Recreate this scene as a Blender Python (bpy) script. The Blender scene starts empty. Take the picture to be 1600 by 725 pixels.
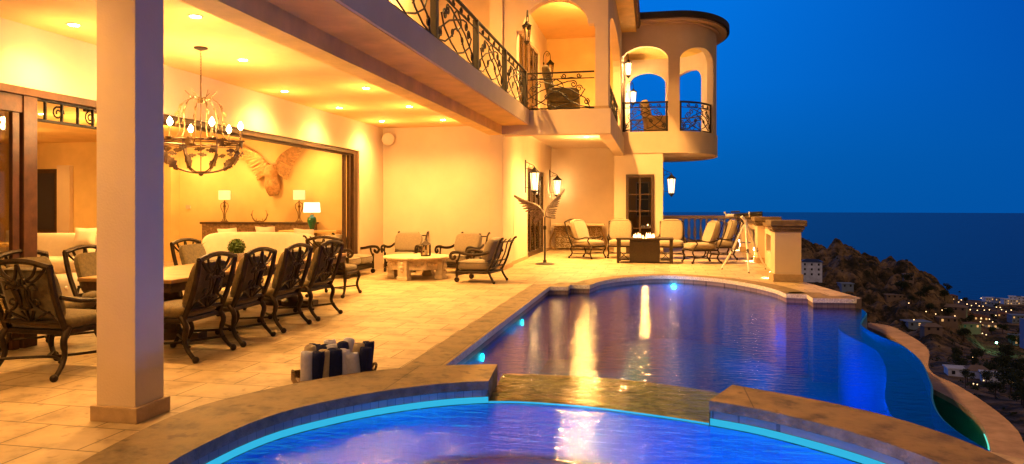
import bpy, bmesh, math, random
from mathutils import Vector, Matrix, noise
from mathutils.geometry import tessellate_polygon
random.seed(7)
PI = math.pi
sc = bpy.context.scene
COL = sc.collection

# ------------------------------------------------------------------ camera
F = 1100.0; Y0 = 323.0; TH = math.atan(223/1100.0); S_, C_ = math.sin(TH), math.cos(TH); EYE = 1.6
cam = bpy.data.cameras.new('camera'); camo = bpy.data.objects.new('camera', cam); COL.objects.link(camo)
camo.location = (0, 0, EYE); camo.rotation_euler = (PI/2, 0, TH)
cam.sensor_width = 36; cam.lens = 36*F/1600; cam.shift_y = -(362.5-Y0)/1600.0
cam.clip_start = 0.05; cam.clip_end = 60000
sc.camera = camo
# ------------------------------------------------------------------ sky at dusk
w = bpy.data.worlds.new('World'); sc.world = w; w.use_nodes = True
nt = w.node_tree; nt.nodes.clear()
def nn(nt, t, **k):
    n = nt.nodes.new(t)
    for a, b in k.items(): setattr(n, a, b)
    return n
tc = nn(nt, 'ShaderNodeTexCoord'); sx = nn(nt, 'ShaderNodeSeparateXYZ'); nt.links.new(tc.outputs['Generated'], sx.inputs[0])
r1 = nn(nt, 'ShaderNodeValToRGB'); r2 = nn(nt, 'ShaderNodeValToRGB')
def ramp(r, st):
    e = r.color_ramp.elements
    while len(e) > 1: e.remove(e[-1])
    e[0].position = st[0][0]; e[0].color = (*st[0][1], 1)
    for p, c in st[1:]:
        q = e.new(p); q.color = (*c, 1)
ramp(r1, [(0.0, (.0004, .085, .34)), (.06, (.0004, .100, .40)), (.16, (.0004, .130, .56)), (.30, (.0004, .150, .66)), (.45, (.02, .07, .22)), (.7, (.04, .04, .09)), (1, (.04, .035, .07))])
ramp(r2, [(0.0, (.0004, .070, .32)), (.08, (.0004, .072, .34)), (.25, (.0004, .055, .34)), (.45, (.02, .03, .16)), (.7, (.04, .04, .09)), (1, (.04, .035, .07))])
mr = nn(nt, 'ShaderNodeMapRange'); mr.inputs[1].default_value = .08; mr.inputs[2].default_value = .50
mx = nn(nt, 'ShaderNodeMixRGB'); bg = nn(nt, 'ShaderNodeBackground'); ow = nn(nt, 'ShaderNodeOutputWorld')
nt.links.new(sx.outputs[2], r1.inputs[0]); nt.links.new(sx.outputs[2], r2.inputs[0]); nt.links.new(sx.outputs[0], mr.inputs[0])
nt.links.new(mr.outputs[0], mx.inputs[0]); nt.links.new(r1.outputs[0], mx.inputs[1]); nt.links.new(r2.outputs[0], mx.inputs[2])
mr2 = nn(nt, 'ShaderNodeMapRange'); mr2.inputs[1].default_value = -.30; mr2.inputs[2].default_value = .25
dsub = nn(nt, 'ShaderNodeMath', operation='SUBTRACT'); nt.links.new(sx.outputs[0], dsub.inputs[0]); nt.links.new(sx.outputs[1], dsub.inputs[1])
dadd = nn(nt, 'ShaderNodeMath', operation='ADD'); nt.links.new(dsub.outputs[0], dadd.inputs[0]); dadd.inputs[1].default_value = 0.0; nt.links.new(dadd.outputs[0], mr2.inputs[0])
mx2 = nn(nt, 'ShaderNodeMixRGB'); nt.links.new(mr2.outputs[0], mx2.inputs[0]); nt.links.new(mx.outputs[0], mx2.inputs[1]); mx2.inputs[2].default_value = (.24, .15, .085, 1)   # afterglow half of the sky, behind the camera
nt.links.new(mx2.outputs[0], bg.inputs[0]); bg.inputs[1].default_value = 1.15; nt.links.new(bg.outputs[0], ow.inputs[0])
# afterglow of the set sun behind the camera: one very soft, weak sun
sl = bpy.data.lights.new('afterglow_sun', 'SUN'); sl.energy = .12; sl.angle = math.radians(40); sl.color = (1, .66, .42)
so = bpy.data.objects.new('afterglow_sun', sl); COL.objects.link(so); so.rotation_euler = (math.radians(62), 0, math.radians(-18))
sc.view_settings.view_transform = 'Standard'; sc.view_settings.look = 'None'
sc.view_settings.exposure = 0.0; sc.view_settings.gamma = 1.0; sc.view_settings.use_curve_mapping = False
sc.render.engine = 'CYCLES'
cy = sc.cycles; cy.use_denoising = True; cy.max_bounces = 8; cy.diffuse_bounces = 4; cy.glossy_bounces = 4; cy.transparent_max_bounces = 12
cy.sample_clamp_indirect = 6; cy.caustics_reflective = False; cy.caustics_refractive = False

# ------------------------------------------------------------------ materials
def mat(name, col, rough=.7, metal=0, var=.12, vs=3.0, bump=0, bs=30.0, spec=.4, col2=None, detail=4, emit=None, es=0, sheen=0):
    m = bpy.data.materials.new(name); m.use_nodes = True; t = m.node_tree; b = t.nodes['Principled BSDF']
    b.inputs['Roughness'].default_value = rough; b.inputs['Metallic'].default_value = metal
    b.inputs['Specular IOR Level'].default_value = spec; b.inputs['Base Color'].default_value = (*col, 1)
    if sheen: b.inputs['Sheen Weight'].default_value = sheen
    tcn = nn(t, 'ShaderNodeTexCoord')
    if var or col2:
        n = nn(t, 'ShaderNodeTexNoise'); n.inputs['Scale'].default_value = vs; n.inputs['Detail'].default_value = detail; n.inputs['Roughness'].default_value = .6
        t.links.new(tcn.outputs['Object'], n.inputs['Vector'])
        r = nn(t, 'ShaderNodeValToRGB')
        c0 = [max(0, x*(1-var)) for x in col]; c1 = [min(1, x*(1+var)) for x in (col2 or col)]
        ramp(r, [(.32, c0), (.68, c1)]); t.links.new(n.outputs[0], r.inputs[0]); t.links.new(r.outputs[0], b.inputs['Base Color'])
    if bump:
        n2 = nn(t, 'ShaderNodeTexNoise'); n2.inputs['Scale'].default_value = bs; n2.inputs['Detail'].default_value = 5
        t.links.new(tcn.outputs['Object'], n2.inputs['Vector'])
        bp = nn(t, 'ShaderNodeBump'); bp.inputs['Strength'].default_value = bump; bp.inputs['Distance'].default_value = .02
        t.links.new(n2.outputs[0], bp.inputs['Height']); t.links.new(bp.outputs[0], b.inputs['Normal'])
    if emit:
        b.inputs['Emission Color'].default_value = (*emit, 1); b.inputs['Emission Strength'].default_value = es
    return m
def emat(name, col, s):
    m = bpy.data.materials.new(name); m.use_nodes = True; t = m.node_tree; t.nodes.clear()
    e = nn(t, 'ShaderNodeEmission'); e.inputs[0].default_value = (*col, 1); e.inputs[1].default_value = s
    o = nn(t, 'ShaderNodeOutputMaterial'); t.links.new(e.outputs[0], o.inputs[0]); return m
def glassmat(name, tint=(.9, .9, .85), ior=1.45, rough=.02):
    m = bpy.data.materials.new(name); m.use_nodes = True; t = m.node_tree; t.nodes.clear()
    tr = nn(t, 'ShaderNodeBsdfTransparent'); tr.inputs[0].default_value = (*tint, 1)
    g = nn(t, 'ShaderNodeBsdfGlossy'); g.inputs['Roughness'].default_value = rough; fr = nn(t, 'ShaderNodeFresnel'); fr.inputs[0].default_value = ior
    x = nn(t, 'ShaderNodeMixShader'); o = nn(t, 'ShaderNodeOutputMaterial')
    t.links.new(fr.outputs[0], x.inputs[0]); t.links.new(tr.outputs[0], x.inputs[1]); t.links.new(g.outputs[0], x.inputs[2]); t.links.new(x.outputs[0], o.inputs[0]); return m
def watermat(name, tint, scale, strength, dist=.03, ior=1.33):
    m = glassmat(name, tint, ior, .02); t = m.node_tree
    tcn = nn(t, 'ShaderNodeTexCoord'); mp = nn(t, 'ShaderNodeMapping'); t.links.new(tcn.outputs['Object'], mp.inputs[0])
    mp.inputs['Scale'].default_value = (.55, 1.7, 1)
    a = nn(t, 'ShaderNodeTexNoise'); a.inputs['Scale'].default_value = scale; a.inputs['Detail'].default_value = 3; a.inputs['Roughness'].default_value = .55
    t.links.new(mp.outputs[0], a.inputs['Vector'])
    a2 = nn(t, 'ShaderNodeTexNoise'); a2.inputs['Scale'].default_value = scale*4.5; a2.inputs['Detail'].default_value = 3; t.links.new(mp.outputs[0], a2.inputs['Vector'])
    am = nn(t, 'ShaderNodeMath', operation='MULTIPLY_ADD'); t.links.new(a2.outputs[0], am.inputs[0]); am.inputs[1].default_value = .16; t.links.new(a.outputs[0], am.inputs[2])
    bp = nn(t, 'ShaderNodeBump'); bp.inputs['Strength'].default_value = strength; bp.inputs['Distance'].default_value = dist
    t.links.new(am.outputs[0], bp.inputs['Height'])
    for n in t.nodes:
        if n.type in ('BSDF_GLOSSY', 'FRESNEL'): t.links.new(bp.outputs[0], n.inputs['Normal'])
    return m
def tilemat(name, c1, c2, mortar, bw, rh, ms, rough=.5, bump=.5, axes=None, off=.5, var=.25, vs=2.2, stain=0, coord='Object', mb=.0):
    m = bpy.data.materials.new(name); m.use_nodes = True; t = m.node_tree; b = t.nodes['Principled BSDF']; b.inputs['Roughness'].default_value = rough
    tcn = nn(t, 'ShaderNodeTexCoord'); br = nn(t, 'ShaderNodeTexBrick'); br.offset = off
    src = tcn.outputs[coord]
    if axes == 'wall':      # u = distance round the wall, v = height
        s = nn(t, 'ShaderNodeSeparateXYZ'); t.links.new(src, s.inputs[0]); ad = nn(t, 'ShaderNodeMath', operation='ADD'); t.links.new(s.outputs[0], ad.inputs[0]); t.links.new(s.outputs[1], ad.inputs[1])
        cb = nn(t, 'ShaderNodeCombineXYZ'); t.links.new(ad.outputs[0], cb.inputs[0]); t.links.new(s.outputs[2], cb.inputs[1]); bsrc = cb.outputs[0]
    else: bsrc = src
    t.links.new(bsrc, br.inputs['Vector'])
    br.inputs['Scale'].default_value = 1; br.inputs['Brick Width'].default_value = bw; br.inputs['Row Height'].default_value = rh; br.inputs['Mortar Size'].default_value = ms
    br.inputs['Mortar Smooth'].default_value = .2
    br.inputs['Color1'].default_value = (*c1, 1); br.inputs['Color2'].default_value = (*c2, 1); br.inputs['Mortar'].default_value = (*mortar, 1)
    n = nn(t, 'ShaderNodeTexNoise'); n.inputs['Scale'].default_value = vs; n.inputs['Detail'].default_value = 7; n.inputs['Roughness'].default_value = .65; t.links.new(src, n.inputs['Vector'])
    r = nn(t, 'ShaderNodeValToRGB'); ramp(r, [(.3, (1-var,)*3), (.5, (1,)*3), (.72, (1+var*.4, 1+var*.4, 1+var*.4))]); t.links.new(n.outputs[0], r.inputs[0])
    mu = nn(t, 'ShaderNodeMixRGB', blend_type='MULTIPLY'); mu.inputs[0].default_value = 1; t.links.new(br.outputs[0], mu.inputs[1]); t.links.new(r.outputs[0], mu.inputs[2])
    out = mu.outputs[0]
    if stain:
        n3 = nn(t, 'ShaderNodeTexNoise'); n3.inputs['Scale'].default_value = 9; n3.inputs['Detail'].default_value = 8; t.links.new(src, n3.inputs['Vector'])
        r3 = nn(t, 'ShaderNodeValToRGB'); ramp(r3, [(.60, (0, 0, 0)), (.68, (stain,)*3)]); t.links.new(n3.outputs[0], r3.inputs[0])
        m3 = nn(t, 'ShaderNodeMixRGB'); t.links.new(r3.outputs[0], m3.inputs[0]); t.links.new(out, m3.inputs[1]); m3.inputs[2].default_value = (c1[0]*.35, c1[1]*.3, c1[2]*.3, 1); out = m3.outputs[0]
    t.links.new(out, b.inputs['Base Color'])
    inv = nn(t, 'ShaderNodeMath', operation='SUBTRACT'); inv.inputs[0].default_value = 1; t.links.new(br.outputs['Fac'], inv.inputs[1])
    ad2 = nn(t, 'ShaderNodeMath', operation='MULTIPLY_ADD'); t.links.new(n.outputs[0], ad2.inputs[0]); ad2.inputs[1].default_value = .5; t.links.new(inv.outputs[0], ad2.inputs[2])
    bp = nn(t, 'ShaderNodeBump'); bp.inputs['Strength'].default_value = bump; bp.inputs['Distance'].default_value = .012; t.links.new(ad2.outputs[0], bp.inputs['Height']); t.links.new(bp.outputs[0], b.inputs['Normal'])
    return m

M = {}
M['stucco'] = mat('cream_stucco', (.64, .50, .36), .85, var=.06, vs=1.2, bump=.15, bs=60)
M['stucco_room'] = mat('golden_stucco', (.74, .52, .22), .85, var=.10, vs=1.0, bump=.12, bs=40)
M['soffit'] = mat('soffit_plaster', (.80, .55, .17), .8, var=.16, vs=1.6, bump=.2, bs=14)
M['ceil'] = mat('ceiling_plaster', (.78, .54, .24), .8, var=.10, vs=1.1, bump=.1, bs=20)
M['basestone'] = mat('skirting_stone', (.40, .27, .15), .7, var=.15, vs=8, bump=.2)
M['dkwood'] = mat('dark_wood', (.055, .026, .012), .45, var=.3, vs=12, bump=.1)
M['redwood'] = mat('red_brown_wood', (.07, .027, .010), .4, var=.3, vs=9, bump=.1)
M['chbronze'] = mat('chandelier_bronze', (.13, .075, .03), .45, .5, var=.4, vs=14, bump=.2, bs=50)
M['iron'] = mat('wrought_iron', (.008, .006, .005), .65, .0, var=.2, vs=20)
M['bronze'] = mat('aged_bronze', (.030, .018, .010), .48, .55, var=.4, vs=14, bump=.2, bs=50)
M['gilt'] = mat('aged_gilt_metal', (.20, .12, .045), .45, .6, var=.4, vs=30)
M['cushion'] = mat('taupe_cushion_fabric', (.23, .178, .115), .95, var=.10, vs=25, bump=.25, bs=250, sheen=.3)
M['cushion2'] = mat('damask_cushion_fabric', (.10, .066, .022), .95, var=.35, vs=22, bump=.25, bs=200, sheen=.3)
M['pipe'] = mat('dark_piping', (.05, .035, .025), .8, var=0)
M['white'] = mat('white_upholstery', (.72, .64, .54), .9, var=.05, vs=9, bump=.15, bs=120, sheen=.2)
M['stone'] = mat('carved_sandstone', (.58, .46, .30), .85, var=.2, vs=7, bump=.8, bs=16)
M['stonecap'] = mat('brown_cap_stone', (.17, .115, .065), .75, var=.25, vs=8, bump=.4, bs=25)
M['tabletop'] = mat('dining_table_top', (.30, .17, .06), .4, var=.25, vs=5, bump=.05)
M['firemetal'] = mat('brown_fire_table_metal', (.05, .034, .018), .5, .3, var=.2, vs=20)
M['feather'] = mat('silver_brown_carving', (.15, .115, .10), .6, .3, var=.45, vs=12, bump=.5, bs=40)
M['feather2'] = mat('tan_carving', (.40, .22, .08), .7, var=.4, vs=12, bump=.5, bs=40)
M['roof'] = mat('dark_roof_tile', (.016, .010, .008), .7, var=.3, vs=6, bump=.5, bs=10)
M['rooftile'] = mat('brown_barrel_tile', (.16, .09, .05), .7, var=.3, vs=8, bump=.3)
M['glass'] = glassmat('window_glass', (.75, .72, .62))
M['lampglass'] = glassmat('lantern_glass', (.95, .9, .8), 1.3, .1)
M['litglass'] = emat('frosted_lit_lantern_glass', (1, .62, .26), 1.6)
_t = M['litglass'].node_tree; _a = nn(_t, 'ShaderNodeAddShader'); _b = nn(_t, 'ShaderNodeBsdfTransparent'); _e = [n for n in _t.nodes if n.type == 'EMISSION'][0]; _o = [n for n in _t.nodes if n.type == 'OUTPUT_MATERIAL'][0]
_t.links.new(_e.outputs[0], _a.inputs[0]); _t.links.new(_b.outputs[0], _a.inputs[1]); _t.links.new(_a.outputs[0], _o.inputs[0])
M['bulb'] = emat('warm_bulb', (1, .70, .34), 90)
M['lens'] = emat('downlight_lens', (1, .88, .66), 60)
M['lamp'] = emat('lantern_flame_glow', (1, .66, .30), 14)
M['shade'] = mat('linen_lampshade', (.75, .62, .45), .8, emit=(1, .62, .26), es=.85, var=.03)
M['shade2'] = mat('white_lit_lampshade', (.85, .78, .6), .8, emit=(1, .85, .55), es=2.6, var=.02)
M['green'] = mat('green_glazed_ceramic', (.005, .10, .045), .12, var=.3, vs=12, spec=.8)
M['leaf'] = mat('green_leaves', (.075, .13, .025), .7, var=.5, vs=40)
M['pot'] = mat('ribbed_cream_pot', (.55, .45, .33), .6, var=.1)
M['towel_w'] = mat('pale_towel', (.72, .70, .95), .98, var=.08, vs=40, bump=.8, bs=260, sheen=.4)
M['towel_n'] = mat('navy_towel', (.010, .016, .10), .98, var=.2, vs=40, bump=.8, bs=260)
M['towel_b'] = mat('cream_towel', (.60, .46, .30), .98, var=.08, vs=40, bump=.8, bs=260, sheen=.4)
M['wicker'] = tilemat('wicker', (.32, .18, .07), (.22, .12, .05), (.05, .03, .015), .03, .012, .002, .7, 1, 'wall')
M['flame'] = emat('gas_flame', (1, .50, .18), 9)
M['blackm'] = mat('black_enamel', (.012, .012, .013), .3, var=0)
M['whitem'] = mat('white_enamel', (.75, .72, .68), .35, var=0)
M['chrome'] = mat('brushed_aluminium', (.6, .58, .54), .3, .9, var=.05)
M['floor'] = tilemat('travertine_paving', (.36, .26, .145), (.46, .335, .19), (.12, .08, .04), .62, .44, .007, .55, .5, off=.42, var=.48, vs=2.8, stain=.5)
M['coping'] = tilemat('rough_coping_stone', (.165, .105, .045), (.22, .145, .07), (.07, .04, .02), 1.4, 30, .005, .7, 1.8, var=.75, vs=5, stain=.8)
M['coping2'] = mat('speckled_edge_stone', (.85, .72, .58), .75, var=.35, vs=45, bump=.6, bs=60)
M['copingside'] = mat('dark_coping_edge', (.17, .11, .06), .75, var=.4, vs=12, bump=.6, bs=40)
M['curb'] = mat('pink_brown_curb', (.30, .20, .17), .8, var=.25, vs=5, bump=.4, bs=30)
M['pool'] = tilemat('blue_pool_mosaic', (.002, .19, .46), (.003, .22, .52), (.005, .24, .50), .05, .05, .002, .5, .1, off=0, var=.08)
M['poolwall'] = tilemat('blue_pool_wall_mosaic', (.005, .15, .44), (.008, .19, .50), (.02, .24, .55), .05, .05, .002, .4, .1, 'wall', off=0, var=.08)
M['spa'] = tilemat('spa_mosaic', (.002, .17, .52), (.004, .21, .60), (.02, .18, .62), .055, .055, .002, .35, .1, 'wall', off=0, var=.1)
M['spafloor'] = tilemat('spa_floor_mosaic', (.002, .17, .52), (.004, .21, .60), (.01, .16, .6), .055, .055, .003, .35, .1, off=0, var=.1)
M['band'] = tilemat('waterline_tile', (.20, .15, .12), (.27, .2, .15), (.10, .07, .05), .10, .10, .004, .4, .3, 'wall', off=0, var=.3)
M['teal'] = mat('dark_trough_mosaic', (.02, .16, .13), .35, var=.3, vs=60)
M['weir'] = mat('wet_weir_stone', (.42, .30, .07), .05, var=.35, vs=9, bump=.9, bs=16, spec=1.0)
M['led'] = emat('cyan_light_strip', (.04, .55, .90), .85)  # spa light put into the waterline tile as emission
M['poollens'] = emat('pool_lamp_lens', (.35, .9, 1.0), 60)
M['poollensg'] = emat('green_pool_lamp_lens', (.08, 1.0, .45), 25)
M['water'] = watermat('pool_water', (.02, .30, .66), 8, .27, .035, 1.40)
M['spawater'] = watermat('spa_water', (.60, .85, 1.0), 7, .6, .035, 1.52)
M['houseW'] = mat('white_house_wall', (.72, .72, .80), .9, var=.2, vs=.3)
M['houseB'] = mat('blue_grey_house_wall', (.22, .28, .42), .9, var=.1, vs=.3)
M['houseT'] = mat('tan_house_wall', (.26, .18, .14), .9, var=.1, vs=.3)
M['houseR'] = mat('terracotta_roof', (.20, .08, .05), .9, var=.2, vs=1)
M['houseD'] = mat('dark_house_window', (.02, .02, .03), .3, var=0)
M['lit'] = emat('lit_window', (1, .52, .18), .9)
M['lit2'] = emat('pale_lit_window', (1, .85, .7), 1.0)
M['street'] = emat('street_lamp_glow', (1, .62, .28), 4)
M['streetg'] = emat('green_lamp_glow', (.25, 1, .55), 30)
M['ochre'] = mat('ochre_wall', (.62, .30, .03), .9, var=.1, vs=1)

# ------------------------------------------------------------------ mesh building
class MB:
    def __init__(s): s.v = []; s.f = []; s.m = []; s.cm = 0
    def add(s, vs, fs):
        o = len(s.v); s.v += [tuple(p) for p in vs]; s.f += [tuple(i+o for i in f) for f in fs]; s.m += [s.cm]*len(fs); return s
    def box(s, x0, x1, y0, y1, z0, z1):
        return s.add([(x0,y0,z0),(x1,y0,z0),(x1,y1,z0),(x0,y1,z0),(x0,y0,z1),(x1,y0,z1),(x1,y1,z1),(x0,y1,z1)],
                     [(3,2,1,0),(4,5,6,7),(0,1,5,4),(1,2,6,5),(2,3,7,6),(3,0,4,7)])
    def xbox(s, mtx, sx, sy, sz):
        vs = [mtx @ Vector((a*sx/2, b*sy/2, c*sz/2)) for c in (-1,1) for b in (-1,1) for a in (-1,1)]
        return s.add(vs, [(2,3,1,0),(4,5,7,6),(0,1,5,4),(1,3,7,5),(3,2,6,7),(2,0,4,6)])
    def tube(s, pts, r, n=6, cap=True, flat=1.0):
        P = [Vector(p) for p in pts]; k = len(P)
        R = r if isinstance(r, (list, tuple)) else [r]*k
        vs = []; up = None
        for i, p in enumerate(P):
            t = (P[min(i+1, k-1)]-P[max(i-1, 0)])
            if t.length < 1e-9: t = Vector((0,0,1))
            t.normalize()
            if up is None:
                up = Vector((0,0,1)) if abs(t.z) < .9 else Vector((1,0,0))
            a = t.cross(up)
            if a.length < 1e-6: a = t.cross(Vector((0,1,0.1)))
            a.normalize(); b = a.cross(t).normalized(); up = b
            for j in range(n):
                an = 2*PI*j/n; vs.append(p + a*math.cos(an)*R[i] + b*math.sin(an)*R[i]*flat)
        fs = [(i*n+j, i*n+(j+1)%n, (i+1)*n+(j+1)%n, (i+1)*n+j) for i in range(k-1) for j in range(n)]
        if cap: fs += [tuple(range(n-1, -1, -1)), tuple(range((k-1)*n, k*n))]
        return s.add(vs, fs)
    def lathe(s, prof, n=16, c=(0,0,0), rib=0):
        vs = []
        for r, z in prof:
            for j in range(n):
                rr = r*(1+(rib if j % 2 else 0)); vs.append((c[0]+rr*math.cos(2*PI*j/n), c[1]+rr*math.sin(2*PI*j/n), c[2]+z))
        k = len(prof)
        fs = [(i*n+j, i*n+(j+1)%n, (i+1)*n+(j+1)%n, (i+1)*n+j) for i in range(k-1) for j in range(n)]
        fs += [tuple(range(n-1,-1,-1)), tuple(range((k-1)*n, k*n))]
        return s.add(vs, fs)
    def cush(s, mtx, sx, sy, sz, e=.38, nu=20, nv=10, dome=0):
        def sg(v, p): return math.copysign(abs(v)**p, v)
        vs = []
        for i in range(nv+1):
            ph = -PI/2+PI*i/nv
            for j in range(nu):
                t = 2*PI*j/nu
                x = sg(math.cos(ph), e)*sg(math.cos(t), .28); y = sg(math.cos(ph), e)*sg(math.sin(t), .28); z = sg(math.sin(ph), .55)
                z *= 1+dome*(1-x*x)*(1-y*y)
                vs.append(mtx @ Vector((x*sx/2, y*sy/2, z*sz/2)))
        fs = [(i*nu+j, i*nu+(j+1)%nu, (i+1)*nu+(j+1)%nu, (i+1)*nu+j) for i in range(nv) for j in range(nu)]
        return s.add(vs, fs)
    def ball(s, c, r, n=10, m=6):
        prof = [(max(1e-4, r*math.sin(PI*i/m)), -r*math.cos(PI*i/m)) for i in range(m+1)]
        return s.lathe(prof, n, c)
    def ext(s, poly, vec):     # poly: list of 3D points, extruded along vec
        k = len(poly); vec = Vector(vec); vs = [Vector(p) for p in poly]+[Vector(p)+vec for p in poly]
        tri = tessellate_polygon([vs[:k]])
        fs = [tuple(t) for t in tri]+[tuple(i+k for i in reversed(t)) for t in tri]
        fs += [(i, (i+1)%k, (i+1)%k+k, i+k) for i in range(k)]
        return s.add(vs, fs)
    def sheet(s, outer, z, holes=()):
        loops = [[Vector((x, y, z)) for x, y in outer]]+[[Vector((x, y, z)) for x, y in h] for h in holes]
        flat = [p for l in loops for p in l]; tri = tessellate_polygon(loops)
        fs = []
        for a, b, c in tri:
            n = (flat[b]-flat[a]).cross(flat[c]-flat[a]); fs.append((a, b, c) if n.z > 0 else (c, b, a))
        return s.add(flat, fs)
    def strip(s, A, B):        # quads between two equally long polylines of 3D points
        k = len(A); return s.add(list(A)+list(B), [(i, i+1, k+i+1, k+i) for i in range(k-1)])
    def build(s, name, mats, parent=None, smooth=False, bevel=0, fix=True, bseg=2):
        me = bpy.data.meshes.new(name); me.from_pydata(s.v, [], s.f)
        for m in (mats if isinstance(mats, (list, tuple)) else [mats]): me.materials.append(M[m] if isinstance(m, str) else m)
        if any(s.m): me.polygons.foreach_set('material_index', s.m)
        if fix:
            bm = bmesh.new(); bm.from_mesh(me); bmesh.ops.recalc_face_normals(bm, faces=bm.faces); bm.to_mesh(me); bm.free()
        if smooth:
            me.polygons.foreach_set('use_smooth', [True]*len(me.polygons))
            try: me.set_sharp_from_angle(angle=math.radians(50 if smooth is True else smooth))
            except Exception: pass
        me.update(); o = bpy.data.objects.new(name, me); COL.objects.link(o)
        if bevel:
            bv = o.modifiers.new('bevel', 'BEVEL'); bv.width = bevel; bv.segments = bseg; bv.limit_method = 'ANGLE'
        if parent: o.parent = parent
        return o
def tag(o, label=None, cat=None, group=None, kind=None):
    if label: o['label'] = label
    if cat: o['category'] = cat
    if group: o['group'] = group
    if kind: o['kind'] = kind
    return o
def thing(name, label, cat, loc=(0,0,0), rz=0, group=None):
    o = bpy.data.objects.new(name, None); COL.objects.link(o); o.empty_display_size = .2; o.location = loc; o.rotation_euler = (0,0,rz)
    return tag(o, label, cat, group)
def dup(root, loc, rz=0, label=None, group=None, scale=None):
    r = root.copy(); COL.objects.link(r); r.location = loc; r.rotation_euler = (0,0,rz)
    if label: r['label'] = label
    if group: r['group'] = group
    if scale: r.scale = scale
    kids = [c for c in bpy.data.objects if c.parent == root]
    for ch in kids:
        c = ch.copy(); COL.objects.link(c); c.parent = r
        for g in [q for q in bpy.data.objects if q.parent == ch]:
            d = g.copy(); COL.objects.link(d); d.parent = c
    return r
def lamp(name, kind, loc, energy, col, parent=None, size=.05, cone=None, blend=.6, rot=None):
    l = bpy.data.lights.new(name, kind); l.energy = energy*(KP if 'pool' in name or 'ledge' in name or 'spa' in name or 'trough' in name else KW); l.color = col
    if kind in ('POINT', 'SPOT'): l.shadow_soft_size = size
    if kind == 'SPOT': l.spot_size = math.radians(cone or 120); l.spot_blend = blend
    if kind == 'AREA': l.size = size
    o = bpy.data.objects.new(name, l); COL.objects.link(o); o.location = loc
    if rot: o.rotation_euler = rot
    if parent: o.parent = parent
    return o
def T(x, y, z, rx=0, ry=0, rz=0):
    return Matrix.Translation((x, y, z)) @ Matrix.Rotation(rz, 4, 'Z') @ Matrix.Rotation(ry, 4, 'Y') @ Matrix.Rotation(rx, 4, 'X')
def crv(pts, n=6, closed=False):    # Catmull-Rom
    P = [Vector(p if len(p) == 3 else (p[0], p[1], 0)) for p in pts]; k = len(P); out = []
    for i in range(k if closed else k-1):
        g = (lambda j: P[j % k]) if closed else (lambda j: P[max(0, min(k-1, j))])
        a, b, c, d = g(i-1), g(i), g(i+1), g(i+2)
        for q in range(n):
            t = q/n; out.append(.5*((2*b)+(c-a)*t+(2*a-5*b+4*c-d)*t*t+(3*b-a-3*c+d)*t**3))
    if not closed: out.append(P[-1])
    return out
def c2(pts, n=6, closed=False): return [(p.x, p.y) for p in crv(pts, n, closed)]
def spiral(cx, cy, r0, r1, a0, turns, n=16):
    return [(cx+(r0+(r1-r0)*i/n)*math.cos(a0+2*PI*turns*i/n), cy+(r0+(r1-r0)*i/n)*math.sin(a0+2*PI*turns*i/n)) for i in range(n+1)]
def G(x, y, z=0.0):                 # where the ray through a photo point meets height z
    d = F*(EYE-z)/(y-Y0); r = d*(x-800)/F; return Vector((C_*r-S_*d, S_*r+C_*d, z))
def wall(mb, P, N, us, z0, z1, th, ops=()):
    pts = set(us)
    for o in ops:
        n = 14 if o[4] else 1
        for i in range(n+1): pts.add(o[0]+(o[1]-o[0])*(.5-.5*math.cos(PI*i/n)))
    U = sorted(pts); U = [u for i, u in enumerate(U) if i == 0 or u-U[i-1] > 1e-5]
    def op(u):
        for o in ops:
            if o[0] < u < o[1]: return o
    def az(o, u):
        h = (o[1]-o[0])/2; q = (u-o[0]-h)/h; return o[3]+o[4]*math.sqrt(max(0, 1-q*q))
    def pt(u, inn, z):
        x, y = P(u); nx, ny = N(u); return (x-nx*th*inn, y-ny*th*inn, z)
    def solid(u0, u1, b0, b1, t0, t1):
        if max(t0-b0, t1-b1) < 1e-4: return
        vs = [pt(u0,0,b0), pt(u1,0,b1), pt(u1,1,b1), pt(u0,1,b0), pt(u0,0,t0), pt(u1,0,t1), pt(u1,1,t1), pt(u0,1,t0)]
        mb.add(vs, [(0,1,2,3),(4,5,6,7),(0,1,5,4),(2,3,7,6)])
    for u0, u1 in zip(U, U[1:]):
        o = op((u0+u1)/2)
        if not o: solid(u0, u1, z0, z0, z1, z1)
        else:
            if o[2] > z0: solid(u0, u1, z0, z0, o[2], o[2])
            solid(u0, u1, az(o, u0), az(o, u1), z1, z1)
    for o in ops:
        for u in (o[0], o[1]): mb.add([pt(u,0,o[2]), pt(u,1,o[2]), pt(u,1,o[3]), pt(u,0,o[3])], [(0,1,2,3)])
    for u in (U[0], U[-1]): mb.add([pt(u,0,z0), pt(u,1,z0), pt(u,1,z1), pt(u,0,z1)], [(0,1,2,3)])
def lin(a, b):
    a = Vector((*a, 0)); b = Vector((*b, 0)); L = (b-a).length; d = (b-a)/L
    return (lambda u: (a.x+d.x*u, a.y+d.y*u)), (lambda u: (d.y, -d.x)), L
def offs(poly, d, closed=False):    # offset a polyline to its left by d
    k = len(poly); out = []
    for i in range(k):
        a = poly[(i-1) % k] if closed or i > 0 else poly[i]; b = poly[(i+1) % k] if closed or i < k-1 else poly[i]
        t = Vector((b[0]-a[0], b[1]-a[1])); t.normalize(); out.append((poly[i][0]-t.y*d, poly[i][1]+t.x*d))
    return out
KW = 8.0; KP = 3.0
WARM = (1, .505, .12); WARM2 = (1, .56, .19)

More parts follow.
